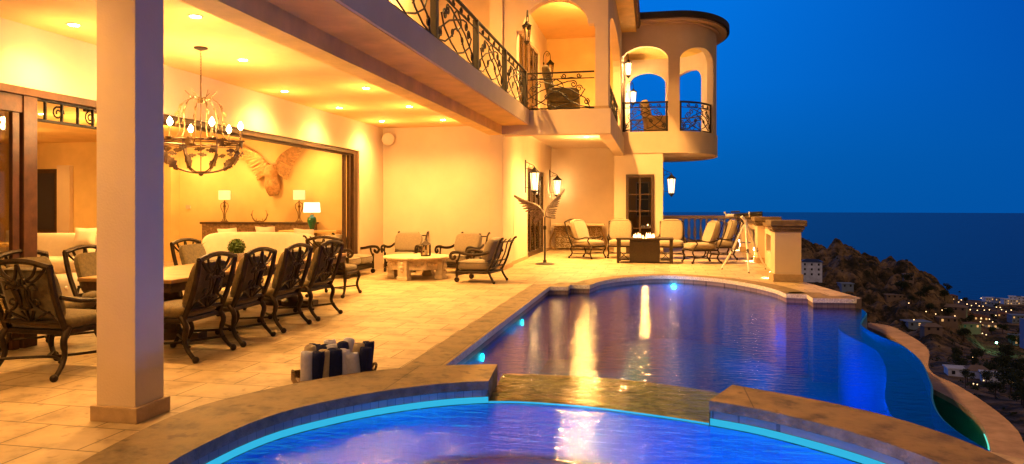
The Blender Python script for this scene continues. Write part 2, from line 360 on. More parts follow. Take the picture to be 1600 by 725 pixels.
# ================================================================== GROUND, POOL, SPA
pool_left = [(-2.08, 6.0), (-2.08, 8), (-2.08, 10), (-2.08, 12), (-2.08, 13.9), (-1.70, 13.95), (-1.70, 14.32), (-1.30, 14.32)]
pool_arc = c2([(-1.27, 14.5), (-1.15, 15.1), (-.87, 15.7), (-.45, 16.25), (-.04, 16.58), (.5, 16.68), (1.09, 16.4), (1.5, 16.0), (1.82, 15.5), (2.1, 14.9), (2.3, 14.2), (2.36, 13.62)], 4)
pool_right = [(2.72, 13.56), (2.70, 13.04), (3.41, 13.10)]
edge = c2([(3.47, 12.95), (3.40, 12.5), (3.14, 11.76), (3.0, 11.29), (2.97, 10.78), (3.0, 10.23), (3.06, 9.85), (3.04, 9.35), (2.98, 8.9), (2.87, 8.4), (2.75, 7.95), (2.64, 7.55), (2.50, 7.15), (2.40, 6.8), (2.33, 6.45), (2.31, 6.1), (2.34, 5.75), (2.42, 5.3), (2.5, 4.8), (2.58, 4.2)], 4)
spa_in = c2([(-2.72, 4.0), (-2.63, 4.5), (-2.41, 4.9), (-2.10, 5.27), (-1.67, 5.60), (-1.2, 5.77), (-.63, 5.76), (-.11, 5.65), (.41, 5.48), (.85, 5.25), (1.39, 4.75), (1.72, 4.1), (1.78, 3.3), (1.5, 2.5), (.9, 1.95), (0, 1.65), (-1, 1.65), (-1.9, 2.0), (-2.45, 2.7), (-2.7, 3.4)], 6, True)
spa_out = c2([(-3.27, 4.05), (-3.24, 4.6), (-3.02, 5.10), (-2.72, 5.56), (-2.35, 5.93), (-1.80, 6.22), (-1.2, 6.36), (-.5, 6.36), (.1, 6.22), (.62, 5.98), (1.35, 5.52), (1.76, 5.06), (1.99, 4.45), (2.12, 3.3), (1.85, 2.3), (1.1, 1.5), (0, 1.15), (-1.1, 1.15), (-2.2, 1.55), (-2.9, 2.4), (-3.15, 3.2)], 6, True)
mid_ring = offs(spa_out, .2, True)
# deck outer boundary runs round the pool as a notch
def azd(p): return math.degrees(math.atan2(p[1]-3.7, p[0]+.6)) % 360
ring_near = sorted([p for p in mid_ring if not 45 < azd(p) < 118], key=lambda p: (45-azd(p)) % 360)      # from upper right, round the near side, to upper left
deck = [(-21, -6), (3.3, -6), (3.3, 4.2)]+ring_near+pool_left+pool_arc+pool_right+[(3.55, 13.3), (3.12, 16.0), (3.45, 21), (3.65, 31), (-21, 31)]
fl = MB().sheet(deck, 0)
tag(fl.build('terrace_floor', 'floor'), kind='structure')
sk = MB(); pts = [(3.41, 13.1), (3.55, 13.3), (3.12, 16.0), (3.45, 21), (3.65, 31)]
sk.strip([(x, y, -.001) for x, y in pts], [(x, y, -5) for x, y in pts])
sk.strip([(x, y, -.001) for x, y in [(2.6, 4.0), (3.3, 3.4), (3.3, -6)]], [(x, y, -5) for x, y in [(2.6, 4.0), (3.3, 3.4), (3.3, -6)]])
sw = sk.build('terrace_retaining_wall', 'curb'); tag(sw, kind='structure')

pool = thing('swimming_pool', 'large freeform infinity pool with stone coping and blue mosaic beside the terrace', 'swimming pool', (0, 0, 0))
outline = pool_left+pool_arc+pool_right+edge
outl = outline+[(1.0, 5.3), (-1.2, 5.9)]
b = MB(); deckside = pool_left+pool_arc+pool_right
b.cm = 0; b.strip([(x, y, -.19) for x, y in deckside], [(x, y, -1.45) for x, y in deckside])
b.build('basin_wall', 'poolwall', pool, fix=False)
b = MB().sheet(outl, -1.45); b.build('basin_floor', 'pool', pool)
b = MB(); b.strip([(x, y, -.055) for x, y in deckside], [(x, y, -.19) for x, y in deckside]); b.build('waterline_tiles', 'band', pool, fix=False)
# coping: a solid border stone
o1 = offs(deckside, -.025); o2 = offs(deckside, .37)
o2[4] = (-2.45, 14.25); o2[5] = (-2.05, 14.30); o2[6] = (-1.95, 14.68); o2[7] = (-1.62, 14.72)
o2[-3] = (3.0, 13.9); o2[-2] = (3.05, 13.42); o2[-1] = (3.42, 13.45)
def border(mb, A, B, z0, z1):
    a0 = [(x, y, z0) for x, y in A]; a1 = [(x, y, z1) for x, y in A]; b0 = [(x, y, z0) for x, y in B]; b1 = [(x, y, z1) for x, y in B]
    mb.cm = 0; mb.strip(a1, b1); mb.strip(b1, b0); mb.cm = 1; mb.strip(a0, a1); mb.strip(b0, a0)
b = MB(); border(b, o1, o2, -.065, .012)
b.build('coping', ['coping', 'coping2'], pool)
# underwater ledge along the vanishing edge
led_in = c2([(3.30, 12.95), (2.98, 12.4), (2.85, 11.94), (2.82, 11.37), (2.88, 10.65), (2.90, 10.16), (2.80, 9.58), (2.66, 8.95), (2.43, 8.2), (2.30, 7.8), (2.19, 7.35), (2.12, 6.9), (2.10, 6.4), (2.12, 5.9), (2.15, 5.2), (2.2, 4.4)], 5)
ed2 = [edge[round(i*(len(edge)-1)/(len(led_in)-1))] for i in range(len(led_in))]
b = MB(); b.strip([(x, y, -.32) for x, y in led_in], [(x, y, -.32) for x, y in ed2]); b.strip([(x, y, -.32) for x, y in led_in], [(x, y, -1.45) for x, y in led_in])
b.build('underwater_ledge', 'poolwall', pool)
eo = offs(edge, .02) if (offs(edge, .02)[10][0] > edge[10][0]) else offs(edge, -.02)
b = MB(); b.strip([(x, y, -.155) for x, y in edge], [(x, y, -.165) for x, y in eo]); b.strip([(x, y, -.165) for x, y in eo], [(x, y, -1.5) for x, y in eo]); b.strip([(x, y, -.155) for x, y in edge], [(x, y, -.33) for x, y in edge])
b.build('vanishing_edge_wall', 'poolwall', pool)
wat = MB().sheet(outline+[(.9, 5.45), (-.5, 6.0), (-1.3, 6.1)], -.15)
tag(wat.build('pool_water', 'water', fix=False), kind='structure')
# catch trough and its kerb beyond the vanishing edge
ci = c2([(3.66, 13.3), (3.74, 12.54), (3.73, 12.12), (3.67, 11.36), (3.5, 10.6), (3.3, 10.0), (3.17, 9.5), (3.13, 9.08), (3.16, 8.77), (3.19, 8.45), (3.18, 8.13), (3.13, 7.73), (3.05, 7.39), (2.95, 7.07), (2.84, 6.75), (2.78, 6.3), (2.80, 5.6), (2.9, 4.6)], 5)
co = c2([(3.78, 13.79), (4.06, 13.5), (4.08, 12.69), (4.04, 11.94), (3.92, 11.27), (3.66, 10.54), (3.52, 10.14), (3.43, 9.67), (3.49, 9.25), (3.48, 8.54), (3.42, 7.88), (3.33, 7.39), (3.2, 6.95), (3.15, 6.4), (3.17, 5.8), (3.22, 5.2), (3.27, 4.7), (3.3, 4.2)], 5)
tr = thing('overflow_trough', 'pinkish curved kerb and dark tiled catch trough beyond the vanishing pool edge', 'trough')
b = MB(); b.strip([(x, y, -.5) for x, y in ci], [(x, y, -.5) for x, y in co]); b.strip([(x, y, -.5) for x, y in co], [(x, y, -6) for x, y in co]); b.strip([(x, y, -.5) for x, y in ci], [(x, y, -.56) for x, y in ci])
b.add([(ci[0][0], ci[0][1], -.5), (co[0][0], co[0][1], -.5), (co[0][0], co[0][1], -6), (ci[0][0], ci[0][1], -6)], [(0, 1, 2, 3)])
b.build('kerb', 'curb', tr)
b = MB(); b.strip([(x+.02, y, -.555) for x, y in ci], [(x+.02, y, -1.5) for x, y in ci]); b.build('trough_wall', 'teal', tr)
b = MB(); ci2 = [ci[round(i*(len(ci)-1)/(len(eo)-1))] for i in range(len(eo))]; b.strip([(x+.03, y, -1.48) for x, y in ci2], [(x, y, -1.48) for x, y in eo]); b.build('trough_floor', 'teal', tr)
b = MB(); b.tube([(x-.006, y, -.545) for x, y in ci[60:78]], .006, 4); b.build('light_strip', emat('teal_light_strip', (.15, 1, .75), 1.0), tr)
lamp('trough_lamp', 'POINT', (2.62, 6.9, -.75), 1.6, (.04, .75, .60), tr, .05)
lamp('trough_lamp', 'POINT', (2.78, 7.9, -1.0), .5, (.06, .9, .35), tr, .05)
# pool lamps
def pool_lamp(x, y, z, nx, ny, lens, e, col, px=.25, r=.045):
    o = MB(); o.lathe([(.001, 0), (r, 0), (r, .02), (.001, .025)], 14); ob = o.build('pool_light', lens, pool, True); ob.location = (x, y, z)
    ob.rotation_euler = Vector((nx, ny, 0)).to_track_quat('Z', 'Y').to_euler()
    return lamp('pool_lamp', 'POINT', (x+nx*px, y+ny*px, z-.12), e, col, pool, .06)
pool_lamp(.43, 16.64, -.24, 0, -1, 'poollens', 4, (.03, .60, 1), .3, .06)
pool_lamp(-2.07, 11.0, -.24, 1, 0, 'poollensg', 1.0, (.03, .7, .75), .2)
pool_lamp(-2.07, 8.35, -.24, 1, 0, 'poollensg', 1.0, (.03, .7, .75), .2)
pool_lamp(1.9, 5.6, -.60, .1, .99, 'poollens', 12, (.0, .36, 1), .5)
pool_lamp(-1.0, 6.45, -.60, -.1, .99, 'poollens', .4, (.0, .36, 1), .5)
pool_lamp(2.38, 14.0, -.75, -1, 0, 'poollens', 6, (.0, .36, 1), .4)
lamp('ledge_lamp', 'POINT', (2.15, 10.9, -.95), 20, (.0, .14, 1), pool, .2)
lamp('ledge_lamp', 'POINT', (1.75, 8.5, -.95), 14, (.0, .14, 1), pool, .2)

# ---- raised spa
spa = thing('spa_tub', 'raised round spa with rough stone rim and glowing cyan light strip in the foreground', 'spa')
b = MB(); k = len(spa_in); cl = spa_in+[spa_in[0]]
b.strip([(x, y, -.05) for x, y in cl], [(x, y, -1.05) for x, y in cl]); b.build('basin_wall', 'spa', spa, fix=False)
seat = offs(spa_in, .42, True)
if Vector(seat[0]).x < spa_in[0][0]: seat = offs(spa_in, -.42, True)
b = MB().sheet(spa_in, -1.05); b.build('basin_floor', 'spafloor', spa)
cs = seat+[seat[0]]; b = MB(); b.strip([(x, y, -.50) for x, y in cl], [(x, y, -.50) for x, y in cs]); b.strip([(x, y, -.50) for x, y in cs], [(x, y, -1.05) for x, y in cs]); b.build('bench', 'spafloor', spa)
# weir between azimuth limits
def onring(ring, x0, x1, far=True): return [p for p in ring if x0 <= p[0] <= x1 and (p[1] > 4.0) == far]
def az(p): return math.atan2(p[1]-3.9, p[0]+.6)
def resample(pts, n):
    L = [0]
    for a, c in zip(pts, pts[1:]): L.append(L[-1]+math.hypot(c[0]-a[0], c[1]-a[1]))
    out = []
    for i in range(n):
        t = L[-1]*i/(n-1); j = max(q for q in range(len(L)) if L[q] <= t+1e-9); j = min(j, len(pts)-2); f = (t-L[j])/(L[j+1]-L[j]); out.append((pts[j][0]+(pts[j+1][0]-pts[j][0])*f, pts[j][1]+(pts[j+1][1]-pts[j][1])*f))
    return out
def arcpart(ring, a0, a1):   # points between azimuths a0>a1, clockwise (left to right)
    pts = [(az(p), p) for p in ring]
    def inter(a):
        for i in range(len(pts)):
            p, q = pts[i], pts[(i+1) % len(pts)]
            if (p[0]-a)*(q[0]-a) <= 0 and abs(p[0]-q[0]) < 1: f = (a-p[0])/(q[0]-p[0]) if q[0] != p[0] else 0; return (p[1][0]+(q[1][0]-p[1][0])*f, p[1][1]+(q[1][1]-p[1][1])*f)
        pass
    mids = sorted([t for t in pts if a1 < t[0] < a0], key=lambda t: -t[0])
    return [q_ for q_ in [inter(a0)]+[t[1] for t in mids]+[inter(a1)] if q_]
aL = math.atan2(6.33-3.9, -1.42+.6); aR = math.atan2(5.98-3.9, .62+.6)
aRi = math.atan2(5.48-3.9, .41+.6); aLi = math.atan2(5.72-3.9, -1.36+.6)
wi = resample(arcpart(spa_in, aLi, aRi), 30); wo = resample(arcpart(spa_out, aL, aR), 30)
wo2 = [(x*1.0, y+.24) for x, y in wo]
b = MB(); b.strip([(x, y, -.022) for x, y in wi], [(x, y, .005) for x, y in wo2]); b.strip([(x, y, -.022) for x, y in wi], [(x, y, -.05) for x, y in wi]); b.strip([(x, y, .005) for x, y in wo2], [(x, y+.03, -.5) for x, y in wo2])
b.build('weir', 'weir', spa)
wf_ = MB().strip([(x, y, -.014) for x, y in wi], [(x, y, .012) for x, y in wo2]); tag(wf_.build('spillway_water', 'spawater', fix=False), kind='structure')
# remaining ring, both sides joined round the near side
fi = resample([p for p in arcpart(spa_in, aRi, -PI+.02)]+[p for p in arcpart(spa_in, PI-.02, aLi)], 90)
fo = resample([p for p in arcpart(spa_out, aR, -PI+.02)]+[p for p in arcpart(spa_out, PI-.02, aL)], 90)
fi2 = offs(fi, -.03) if math.hypot(offs(fi, -.03)[20][0]+.6, offs(fi, -.03)[20][1]-3.7) < math.hypot(fi[20][0]+.6, fi[20][1]-3.7) else offs(fi, .03)
b = MB(); border(b, fi2, fo, .075, .15)
for A, B in ((fi2[0], fo[0]), (fi2[-1], fo[-1])): b.add([(*A, .15), (*B, .15), (*B, -.1), (*A, -.04)], [(0, 1, 2, 3)])
cp = b.build('coping', ['coping', 'copingside'], spa)
sd = MB(); sd.strip([(x, y, .085) for x, y in fo], [(x, y, -1.4) for x, y in fo]); sd.build('outer_wall', 'coping', spa)
b = MB(); b.strip([(x, y, .09) for x, y in fi], [(x, y, .012) for x, y in fi]); b.build('waterline_tiles', 'band', spa, fix=False)
fi3 = offs(fi, .006)
if math.hypot(fi3[20][0]+.6, fi3[20][1]-3.7) > math.hypot(fi[20][0]+.6, fi[20][1]-3.7): fi3 = offs(fi, -.006)
b = MB(); b.strip([(x, y, .012) for x, y in fi3], [(x, y, -.039) for x, y in fi3])
wi3 = [(x, y-.006) for x, y in wi]; b.strip([(x, y, -.026) for x, y in wi3], [(x, y, -.039) for x, y in wi3]); b.build('light_strip', 'led', spa, fix=False)  # self-glowing band stands in for wall tile lit from the spa water
ws = MB().sheet(spa_in, -.038); tag(ws.build('spa_water', 'spawater', fix=False), kind='structure')
for x, y, e in ((.1, 4.2, 30), (1.0, 3.2, 26), (-1.2, 4.0, 5)): lamp('spa_lamp', 'POINT', (x, y, -.62), e, (.0, .30, 1), spa, .1)

# ================================================================== THE VILLA
villa = thing('villa', 'cream stucco villa with deep arcade, upper arched balcony and round belvedere turret', 'villa')
XL = -6.98
def vb(name, m, x0, x1, y0, y1, z0, z1, bevel=0, parent=None):
    return MB().box(x0, x1, y0, y1, z0, z1).build(name, m, parent or villa, bevel=bevel)
c = vb('column', 'stucco', -4.10, -3.765, 4.55, 4.86, .105, 3.42, .006)
vb('column_base', 'basestone', -4.13, -3.73, 4.52, 4.89, 0, .115, .006, c)
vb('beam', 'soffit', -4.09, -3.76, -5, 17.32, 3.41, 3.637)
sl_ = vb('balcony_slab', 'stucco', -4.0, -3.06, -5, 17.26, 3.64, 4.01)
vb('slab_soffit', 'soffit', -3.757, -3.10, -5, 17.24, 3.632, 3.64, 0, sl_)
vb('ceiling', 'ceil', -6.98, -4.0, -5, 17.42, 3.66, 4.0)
# facade wall to the living room with the wide opening
b = MB(); P, N, L = lin((XL, -5), (XL, 17.42)); wall(b, P, N, [0, L], 0, 3.66, .3, [(7.2, 20.9, 0, 2.95, 0)])
b.build('facade_wall', 'stucco', villa)
b = MB().box(-7.30, -4.10, 17.42, 17.72, 0, 3.8); b.build('terrace_end_wall', 'stucco', villa)
b = MB().box(-7.0, -4.10, 17.39, 17.42, 0, .10); b.build('skirting', 'basestone', villa)
b = MB().box(-4.10, -3.76, 17.34, 18.5, 0, 8.6); b.build('corner_pier', 'stucco', villa, bevel=.006)
for q_ in ((-4.13, -3.73, 17.32, 18.53, 0, .11), (-3.85, -3.82, 18.53, 21.36, 0, .10), (-3.85, -3.82, 24.94, 26.44, 0, .10), (-3.85, -1.17, 26.44, 26.47, 0, .10)): vb('skirting', 'basestone', *q_)
b = MB(); P, N, L = lin((-3.85, 18.5), (-3.85, 26.5)); wall(b, P, N, [0, L], 0, 3.9, .25, [(2.9, 6.4, 0, 2.82, 0)]); b.build('side_wall', 'stucco', villa)
b = MB().box(-4.1, -1.1, 26.5, 26.75, 0, 3.9); b.build('far_wall', 'stucco', villa)
# side glass door
dr = MB()
for y in (21.42, 22.25, 23.15, 24.05, 24.84): dr.box(-3.97, -3.90, y-.05, y+.05, 0, 2.8)
dr.box(-3.97, -3.90, 21.4, 24.9, 2.68, 2.81).box(-3.97, -3.90, 21.4, 24.9, 0, .16)
d_ = dr.build('glass_door', 'dkwood', villa, bevel=.004)
MB().box(-3.94, -3.93, 21.4, 24.9, .1, 2.7).build('pane', 'glass', d_)
MB().tube([(-3.87, 22.36, .95), (-3.85, 22.36, 1.0), (-3.85, 22.36, 1.15), (-3.87, 22.36, 1.2)], .012).build('handle', 'bronze', d_)
vb('hall_back_wall', 'stucco_room', -6.6, -6.4, 19, 26.4, 0, 3.9)
lamp('hall_lamp', 'POINT', (-5.2, 22.8, 3.0), 60, WARM, villa, .1)
# far balcony slab with edge beams
b = MB().box(-3.76, -1.05, 17.28, 17.60, 3.39, 4.0).box(-1.38, -1.05, 17.60, 25.0, 3.39, 4.0).box(-3.76, -1.38, 17.60, 26.5, 3.80, 3.99)
b.build('far_balcony_slab', 'stucco', villa, bevel=.006)
# arched front of the upper balcony room
b = MB(); P, N, L = lin((-3.76, 17.47), (-1.12, 17.47)); wall(b, P, N, [0, L], 4.0, 6.14, .28, [(.34, 2.32, 4.0, 6.14, 0)]); wall(b, P, N, [0, L], 6.14, 8.6, .28, [(.50, 2.14, 6.14, 6.14, .66)])
b.cm = 0; b.box(-3.76, -3.16, 17.44, 17.75, 6.12, 6.25) if False else None
b.build('arch_wall', 'stucco', villa)
b = MB().box(-1.60, -1.10, 17.44, 17.78, 4.0, 4.09); b.build('arch_pier_base', 'basestone', villa)
for x0_, x1_ in ((-3.44, -3.24), (-1.46, -1.40)): vb('arch_impost', 'stucco', x0_, x1_, 17.44, 17.77, 6.04, 6.139)
b = MB(); P, N, L = lin((-1.12, 17.75), (-1.12, 25.0)); wall(b, P, N, [0, L], 4.0, 8.6, .26, [(.35, 6.2, 4.0, 6.15, .7)]); b.build('arch_wall', 'stucco', villa)
vb('upper_end_wall', 'stucco_room', -3.9, -1.14, 25.0, 25.25, 4.0, 8.6)
b = MB(); P, N, L = lin((-3.8, 18.5), (-3.8, 25.0)); wall(b, P, N, [0, L], 4.0, 8.6, .25, [(.7, 4.9, 4.0, 6.75, 0)]); b.build('upper_side_wall', 'stucco', villa)
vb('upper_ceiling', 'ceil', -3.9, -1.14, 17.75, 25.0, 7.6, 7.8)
fd = MB()
for y in (19.25, 19.95, 20.1, 20.85, 21.65, 21.85, 22.6, 23.35): fd.box(-3.92, -3.85, y-.05, y+.05, 4.0, 6.74)
for z in (4.05, 4.9, 5.75, 6.68): fd.box(-3.91, -3.86, 19.2, 23.4, z-.035, z+.035)
d_ = fd.build('french_door', 'dkwood', villa, bevel=.004)
MB().box(-3.89, -3.88, 19.2, 23.4, 4.05, 6.7).build('pane', 'glass', d_)
vb('upper_hall_wall', 'stucco_room', -6.3, -6.1, 18.6, 25, 4.0, 7.6)
lamp('upper_hall_lamp', 'POINT', (-5.0, 21.5, 6.6), 130, WARM, villa, .1)
# wall behind the long balcony, and its overhang (out of frame) with lamps
vb('upper_facade_wall', 'stucco', -5.9, -5.6, -5, 18.5, 4.0, 8.6)
vb('upper_return_wall', 'stucco', -5.6, -4.1, 17.9, 18.2, 4.0, 8.6)
vb('upper_overhang', 'ceil', -5.6, -3.3, -5, 17.3, 7.6, 7.9)
# cornice of the upper balcony room
def barrel(b, x, y0, y1, z, r=.11, dirx=True, n=7):
    pass
b = MB().box(-1.12, -.62, 17.1, 24.6, 7.62, 7.74); b.build('eave_soffit', 'soffit', villa)
b = MB().box(-1.12, -.60, 17.05, 24.62, 7.745, 7.86)
y = 17.1
while y < 24.6:
    b.tube([(-1.1, y+.11, 8.06), (-.50, y+.11, 7.84)], .105, 8); y += .225
b.build('eave_tiles', 'rooftile', villa, True)

# ---- the belvedere turret
vb('turret_base_wall', 'stucco', -1.15, .28, 25.0, 25.0001, 0, .0001) if False else None
b = MB(); P, N, L = lin((-1.15, 25.0), (.28, 25.0)); wall(b, P, N, [0, L], 0, 3.47, .25, [(.16, 1.13, 0, 2.73, 0)])
P, N, L = lin((.28, 25.25), (.28, 30.2)); wall(b, P, N, [0, L], 0, 3.47, .25)
b.box(-1.15, .03, 29.95, 30.2, 0, 3.47).box(-1.40, -1.15, 25.0, 30.2, 0, 3.47)
b.build('turret_base_wall', 'stucco', villa)
b = MB().box(.281, .30, 25.0, 30, 0, .1).box(.14, .281, 24.97, 25.0, 0, .1); b.build('skirting', 'basestone', villa)
dd = MB().box(-.99, -.89, 24.94, 25.06, 0, 2.73).box(-.12, -.02, 24.94, 25.06, 0, 2.73).box(-.89, -.12, 24.94, 25.06, 2.62, 2.73).box(-.54, -.47, 24.96, 25.04, .0, 2.62).box(-.89, -.12, 24.96, 25.04, 0, .28)
for z in (.85, 1.45, 2.03): dd.box(-.89, -.12, 24.975, 25.025, z-.02, z+.02)
d_ = dd.build('paned_door', 'dkwood', villa, bevel=.004)
MB().box(-.89, -.12, 24.998, 25.004, .2, 2.65).build('pane', 'glass', d_)
MB().tube([(-.58, 24.93, 1.0), (-.58, 24.91, 1.03), (-.58, 24.91, 1.15)], .012).build('handle', 'bronze', d_)
# room behind the paned door
vb('turret_room_wall', 'stucco_room', -1.14, .02, 29.0, 29.2, 0, 3.4)
wf = MB().box(-.75, -.70, 28.9, 29.0, 1.2, 2.6).box(-.25, -.20, 28.9, 29.0, 1.2, 2.6).box(-.75, -.20, 28.9, 29.0, 2.55, 2.6).box(-.75, -.20, 28.9, 29.0, 1.2, 1.25).box(-.75, -.2, 28.9, 29.0, 1.88, 1.92)
wf.build('room_window', 'white', villa)
MB().box(-.70, -.25, 28.97, 28.99, 1.25, 2.55).build('room_window_pane', 'houseD', villa)
lamp('turret_room_lamp', 'POINT', (-.5, 27, 2.9), .7, WARM, villa, .1)
TX, TY, RX, RY = .66, 27.6, 1.62, 2.6
def turret(off):
    rx, ry = RX+off, RY+off; s0 = 1.85
    q = [(TX+rx*math.sin(PI*i/60), TY-ry*math.cos(PI*i/60)) for i in range(61)]
    pts = [(-1.18-off, TY-ry)]+q+[(-1.18-off, TY+ry)]
    return pts
def tslab(b, off, z0, z1, off1=None):
    A = turret(off); B = turret(off if off1 is None else off1); k = len(A)
    vs = [(x, y, z0) for x, y in A]+[(x, y, z1) for x, y in B]
    b.add(vs, [(i, (i+1) % k, (i+1) % k+k, i+k) for i in range(k)]+[tuple(range(k-1, -1, -1)), tuple(range(k, 2*k))])
b = MB(); tslab(b, .03, 3.47, 4.22); b.build('turret_floor_slab', 'stucco', villa, 40)
path = turret(0)[:-0 or None]
cum = [0]
for p, q in zip(path, path[1:]): cum.append(cum[-1]+math.hypot(q[0]-p[0], q[1]-p[1]))
def tp(u):
    j = max(i for i in range(len(cum)) if cum[i] <= u+1e-9); j = min(j, len(cum)-2); f = (u-cum[j])/(cum[j+1]-cum[j])
    return (path[j][0]+(path[j+1][0]-path[j][0])*f, path[j][1]+(path[j+1][1]-path[j][1])*f)
def tn(u):
    a = tp(max(0, u-.02)); c = tp(min(cum[-1], u+.02)); d = Vector((c[0]-a[0], c[1]-a[1])).normalized(); return (d.y, -d.x)
def ang(t): return cum[1+round(t/3)]   # degrees along the curve
front0 = cum[1]; back0 = cum[61]
ops = [(.06, front0-.20, 4.22, 6.75, .45), (ang(6)+.02, ang(60), 4.22, 6.68, .50), (ang(78), ang(102), 4.22, 6.68, .45), (ang(123), ang(174), 4.22, 6.68, .50), (back0+.22, cum[-1]-.15, 4.22, 6.75, .45)]
b = MB(); wall(b, tp, tn, cum, 4.22, 8.0, .22, ops); b.build('turret_arcade', 'stucco', villa, 35)
b = MB(); tslab(b, -.02, 7.75, 7.82); b.build('turret_ceiling', 'soffit', villa)
b = MB(); tslab(b, .12, 7.93, 8.0); tslab(b, .36, 8.0, 8.06); b.build('turret_cornice', 'stucco', villa, 40)
b = MB(); tslab(b, .46, 8.06, 8.27); tslab(b, .45, 8.271, 8.45, -1.2); b.build('turret_roof', 'roof', villa, 40)
b = MB().box(-2.4, -.98, 24.75, 30, 8.3, 11); b.build('turret_rear_block', 'roof', villa)
b = MB().box(-1.42, -1.16, 25.25, 30.2, 3.9, 8.0); b.build('turret_house_wall', 'stucco', villa)
b = MB().box(-1.159, -1.10, 26.2, 26.3, 4.22, 6.6).box(-1.159, -1.10, 27.3, 27.4, 4.22, 6.6).box(-1.159, -1.10, 26.3, 27.3, 6.5, 6.6); b.build('turret_door_frame', 'dkwood', villa)

# ---- sliding doors and living room
hd = MB().box(-7.24, -7.02, 7.75, 15.9, 2.86, 2.95).box(-7.18, -7.14, 7.75, 15.9, 2.82, 2.86).box(-7.12, -7.08, 7.75, 15.9, 2.82, 2.86)
hd.build('door_head_track', 'dkwood', villa)
st = MB()
for i, x in enumerate((-7.22, -7.15, -7.08)): st.box(x, x+.055, 15.45+.12*i, 15.56+.12*i, 0, 2.86)
st.box(-7.26, -7.02, 15.80, 15.90, 0, 2.86); st.build('stacked_sliding_panels', 'dkwood', villa, bevel=.004)
lf = MB().box(-7.06, -6.975, 6.69, 6.87, 0, 2.86).box(-7.05, -6.99, 2.2, 6.69, 2.66, 2.86).box(-7.05, -7.0, 6.57, 6.66, 0, 2.66).box(-7.12, -6.96, 2.2, 7.75, 2.86, 2.95)
d_ = lf.build('sliding_door_frame', 'redwood', villa, bevel=.006)
MB().box(-7.06, -7.05, 2.2, 6.6, 0, 2.66).build('pane', 'glass', d_)
tm = MB()
tm.box(-7.10, -7.04, 6.88, 7.75, 2.84, 2.86).box(-7.10, -7.04, 6.88, 8.9, 2.60, 2.63)
for i in range(3): tm.tube([(-7.07, *p) for p in spiral(7.25+i*.5, 2.73, .09, .02, i*2, 1.6)], .012, 4)
for i in range(8): tm.box(-7.08, -7.05, 7.05+i*.24, 7.07+i*.24, 2.62, 2.85)
tm.build('iron_transom', 'iron', villa)
rw = MB(); rw.box(-13.95, -7.28, 18.70, 18.9, 0, 4.2).box(-21, -13.95, 18.3, 18.9, 0, 4.2).box(-21.2, -21, -2, 18.9, 0, 4.2)
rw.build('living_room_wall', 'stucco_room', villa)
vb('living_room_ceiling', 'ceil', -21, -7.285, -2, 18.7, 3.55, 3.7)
vb('living_room_near_wall', 'stucco_room', -21, -7.3, -2.2, -2, 0, 4.0)
nb = MB().box(-18.60, -17.76, 18.22, 18.30, 0, 2.75); d_ = nb.build('inner_door', 'dkwood', villa, bevel=.01)
MB().box(-18.50, -17.90, 18.20, 18.22, .9, 2.62).build('pane', 'houseD', d_)
MB().box(-17.75, -17.30, 18.16, 18.30, 0, 2.85).build('door_reveal', 'stucco', villa)

# ---- iron railings
def panel(mb, u0, u1, z0, h, P, r=.015, frame=True, seed=0):
    W = u1-u0; Hh = h
    def q(pts, rr=r): mb.tube([(*P(u0+W*a), z0+Hh*c_) for a, c_ in pts], rr, 5, cap=False)
    k = Hh/W
    def sp(cx, cy, rad, a0, turns, n=13): return [(cx+(x)*k, cy+y) for x, y in [(rad*(1-.75*i/n)*math.cos(a0+2*PI*turns*i/n), rad*(1-.75*i/n)*math.sin(a0+2*PI*turns*i/n)) for i in range(n+1)]]
    if frame:
        q([(0, 1), (.5, 1), (1, 1)], r*1.6); q([(0, .83), (.5, .83), (1, .83)], r)
        q([(0, .03), (.5, .03), (1, .03)], r*1.3)
    for s in (-1, 1):
        f = lambda p: [(.5+s*(a-.5), b_) for a, b_ in p]
        q(f(sp(.60, .905, .075, PI, 1.3))); q(f(sp(.80, .905, .07, 0, -1.3))); q(f([(.6-.075*k*.1, .83), (.70, .86), (.78, .83)]))
        q(f([(.06, .06), (.12, .30), (.30, .52), (.50, .66), (.66, .76)]+sp(.73, .68, .10, PI*.7, -1.4)))
        q(f([(.50, .06), (.66, .16), (.82, .34), (.88, .54)]+sp(.80, .56, .10, 0, 1.4)))
        q(f([(.96, .04), (.80, .10), (.66, .26), (.58, .44), (.50, .50)]))
        q(f(sp(.90, .20, .085, PI/2, -1.5))); q(f(sp(.62, .36, .07, -PI/2, 1.4)))
        q(f([(.5, .83), (.58, .72), (.60, .60), (.5, .46)]))
ral = MB()
XR = -3.13; posts = [2.5, 4.93, 7.35, 9.78, 12.20, 14.63, 17.02]
for a, c in zip(posts, posts[1:]): panel(ral, a+.06, c-.06, 4.03, .90, lambda u: (XR, u))
ro = ral.build('balcony_railing', 'iron', villa, True)
for y in posts:
    MB().box(XR-.05, XR+.05, y-.055, y+.055, 4.01, 4.93).build('railing_post', 'iron', ro, bevel=.006)
MB().box(XR-.03, XR+.03, 2.5, 17.02, 4.93, 4.955).build('handrail', 'iron', ro)
ral = MB(); P = lambda u: (-3.36+u, 17.42)
panel(ral, .0, 1.90, 4.02, .92, P); ral.box(-3.36, -1.46, 17.40, 17.44, 4.93, 4.955)
ral.build('balcony_railing', 'iron', villa, True)
ral = MB()
for i in range(4): panel(ral, 18.15+i*1.43, 18.15+(i+1)*1.43, 4.02, .92, lambda u: (-1.22, u))
ral.box(-1.24, -1.20, 18.1, 23.9, 4.93, 4.955); ral.build('balcony_railing', 'iron', villa, True)
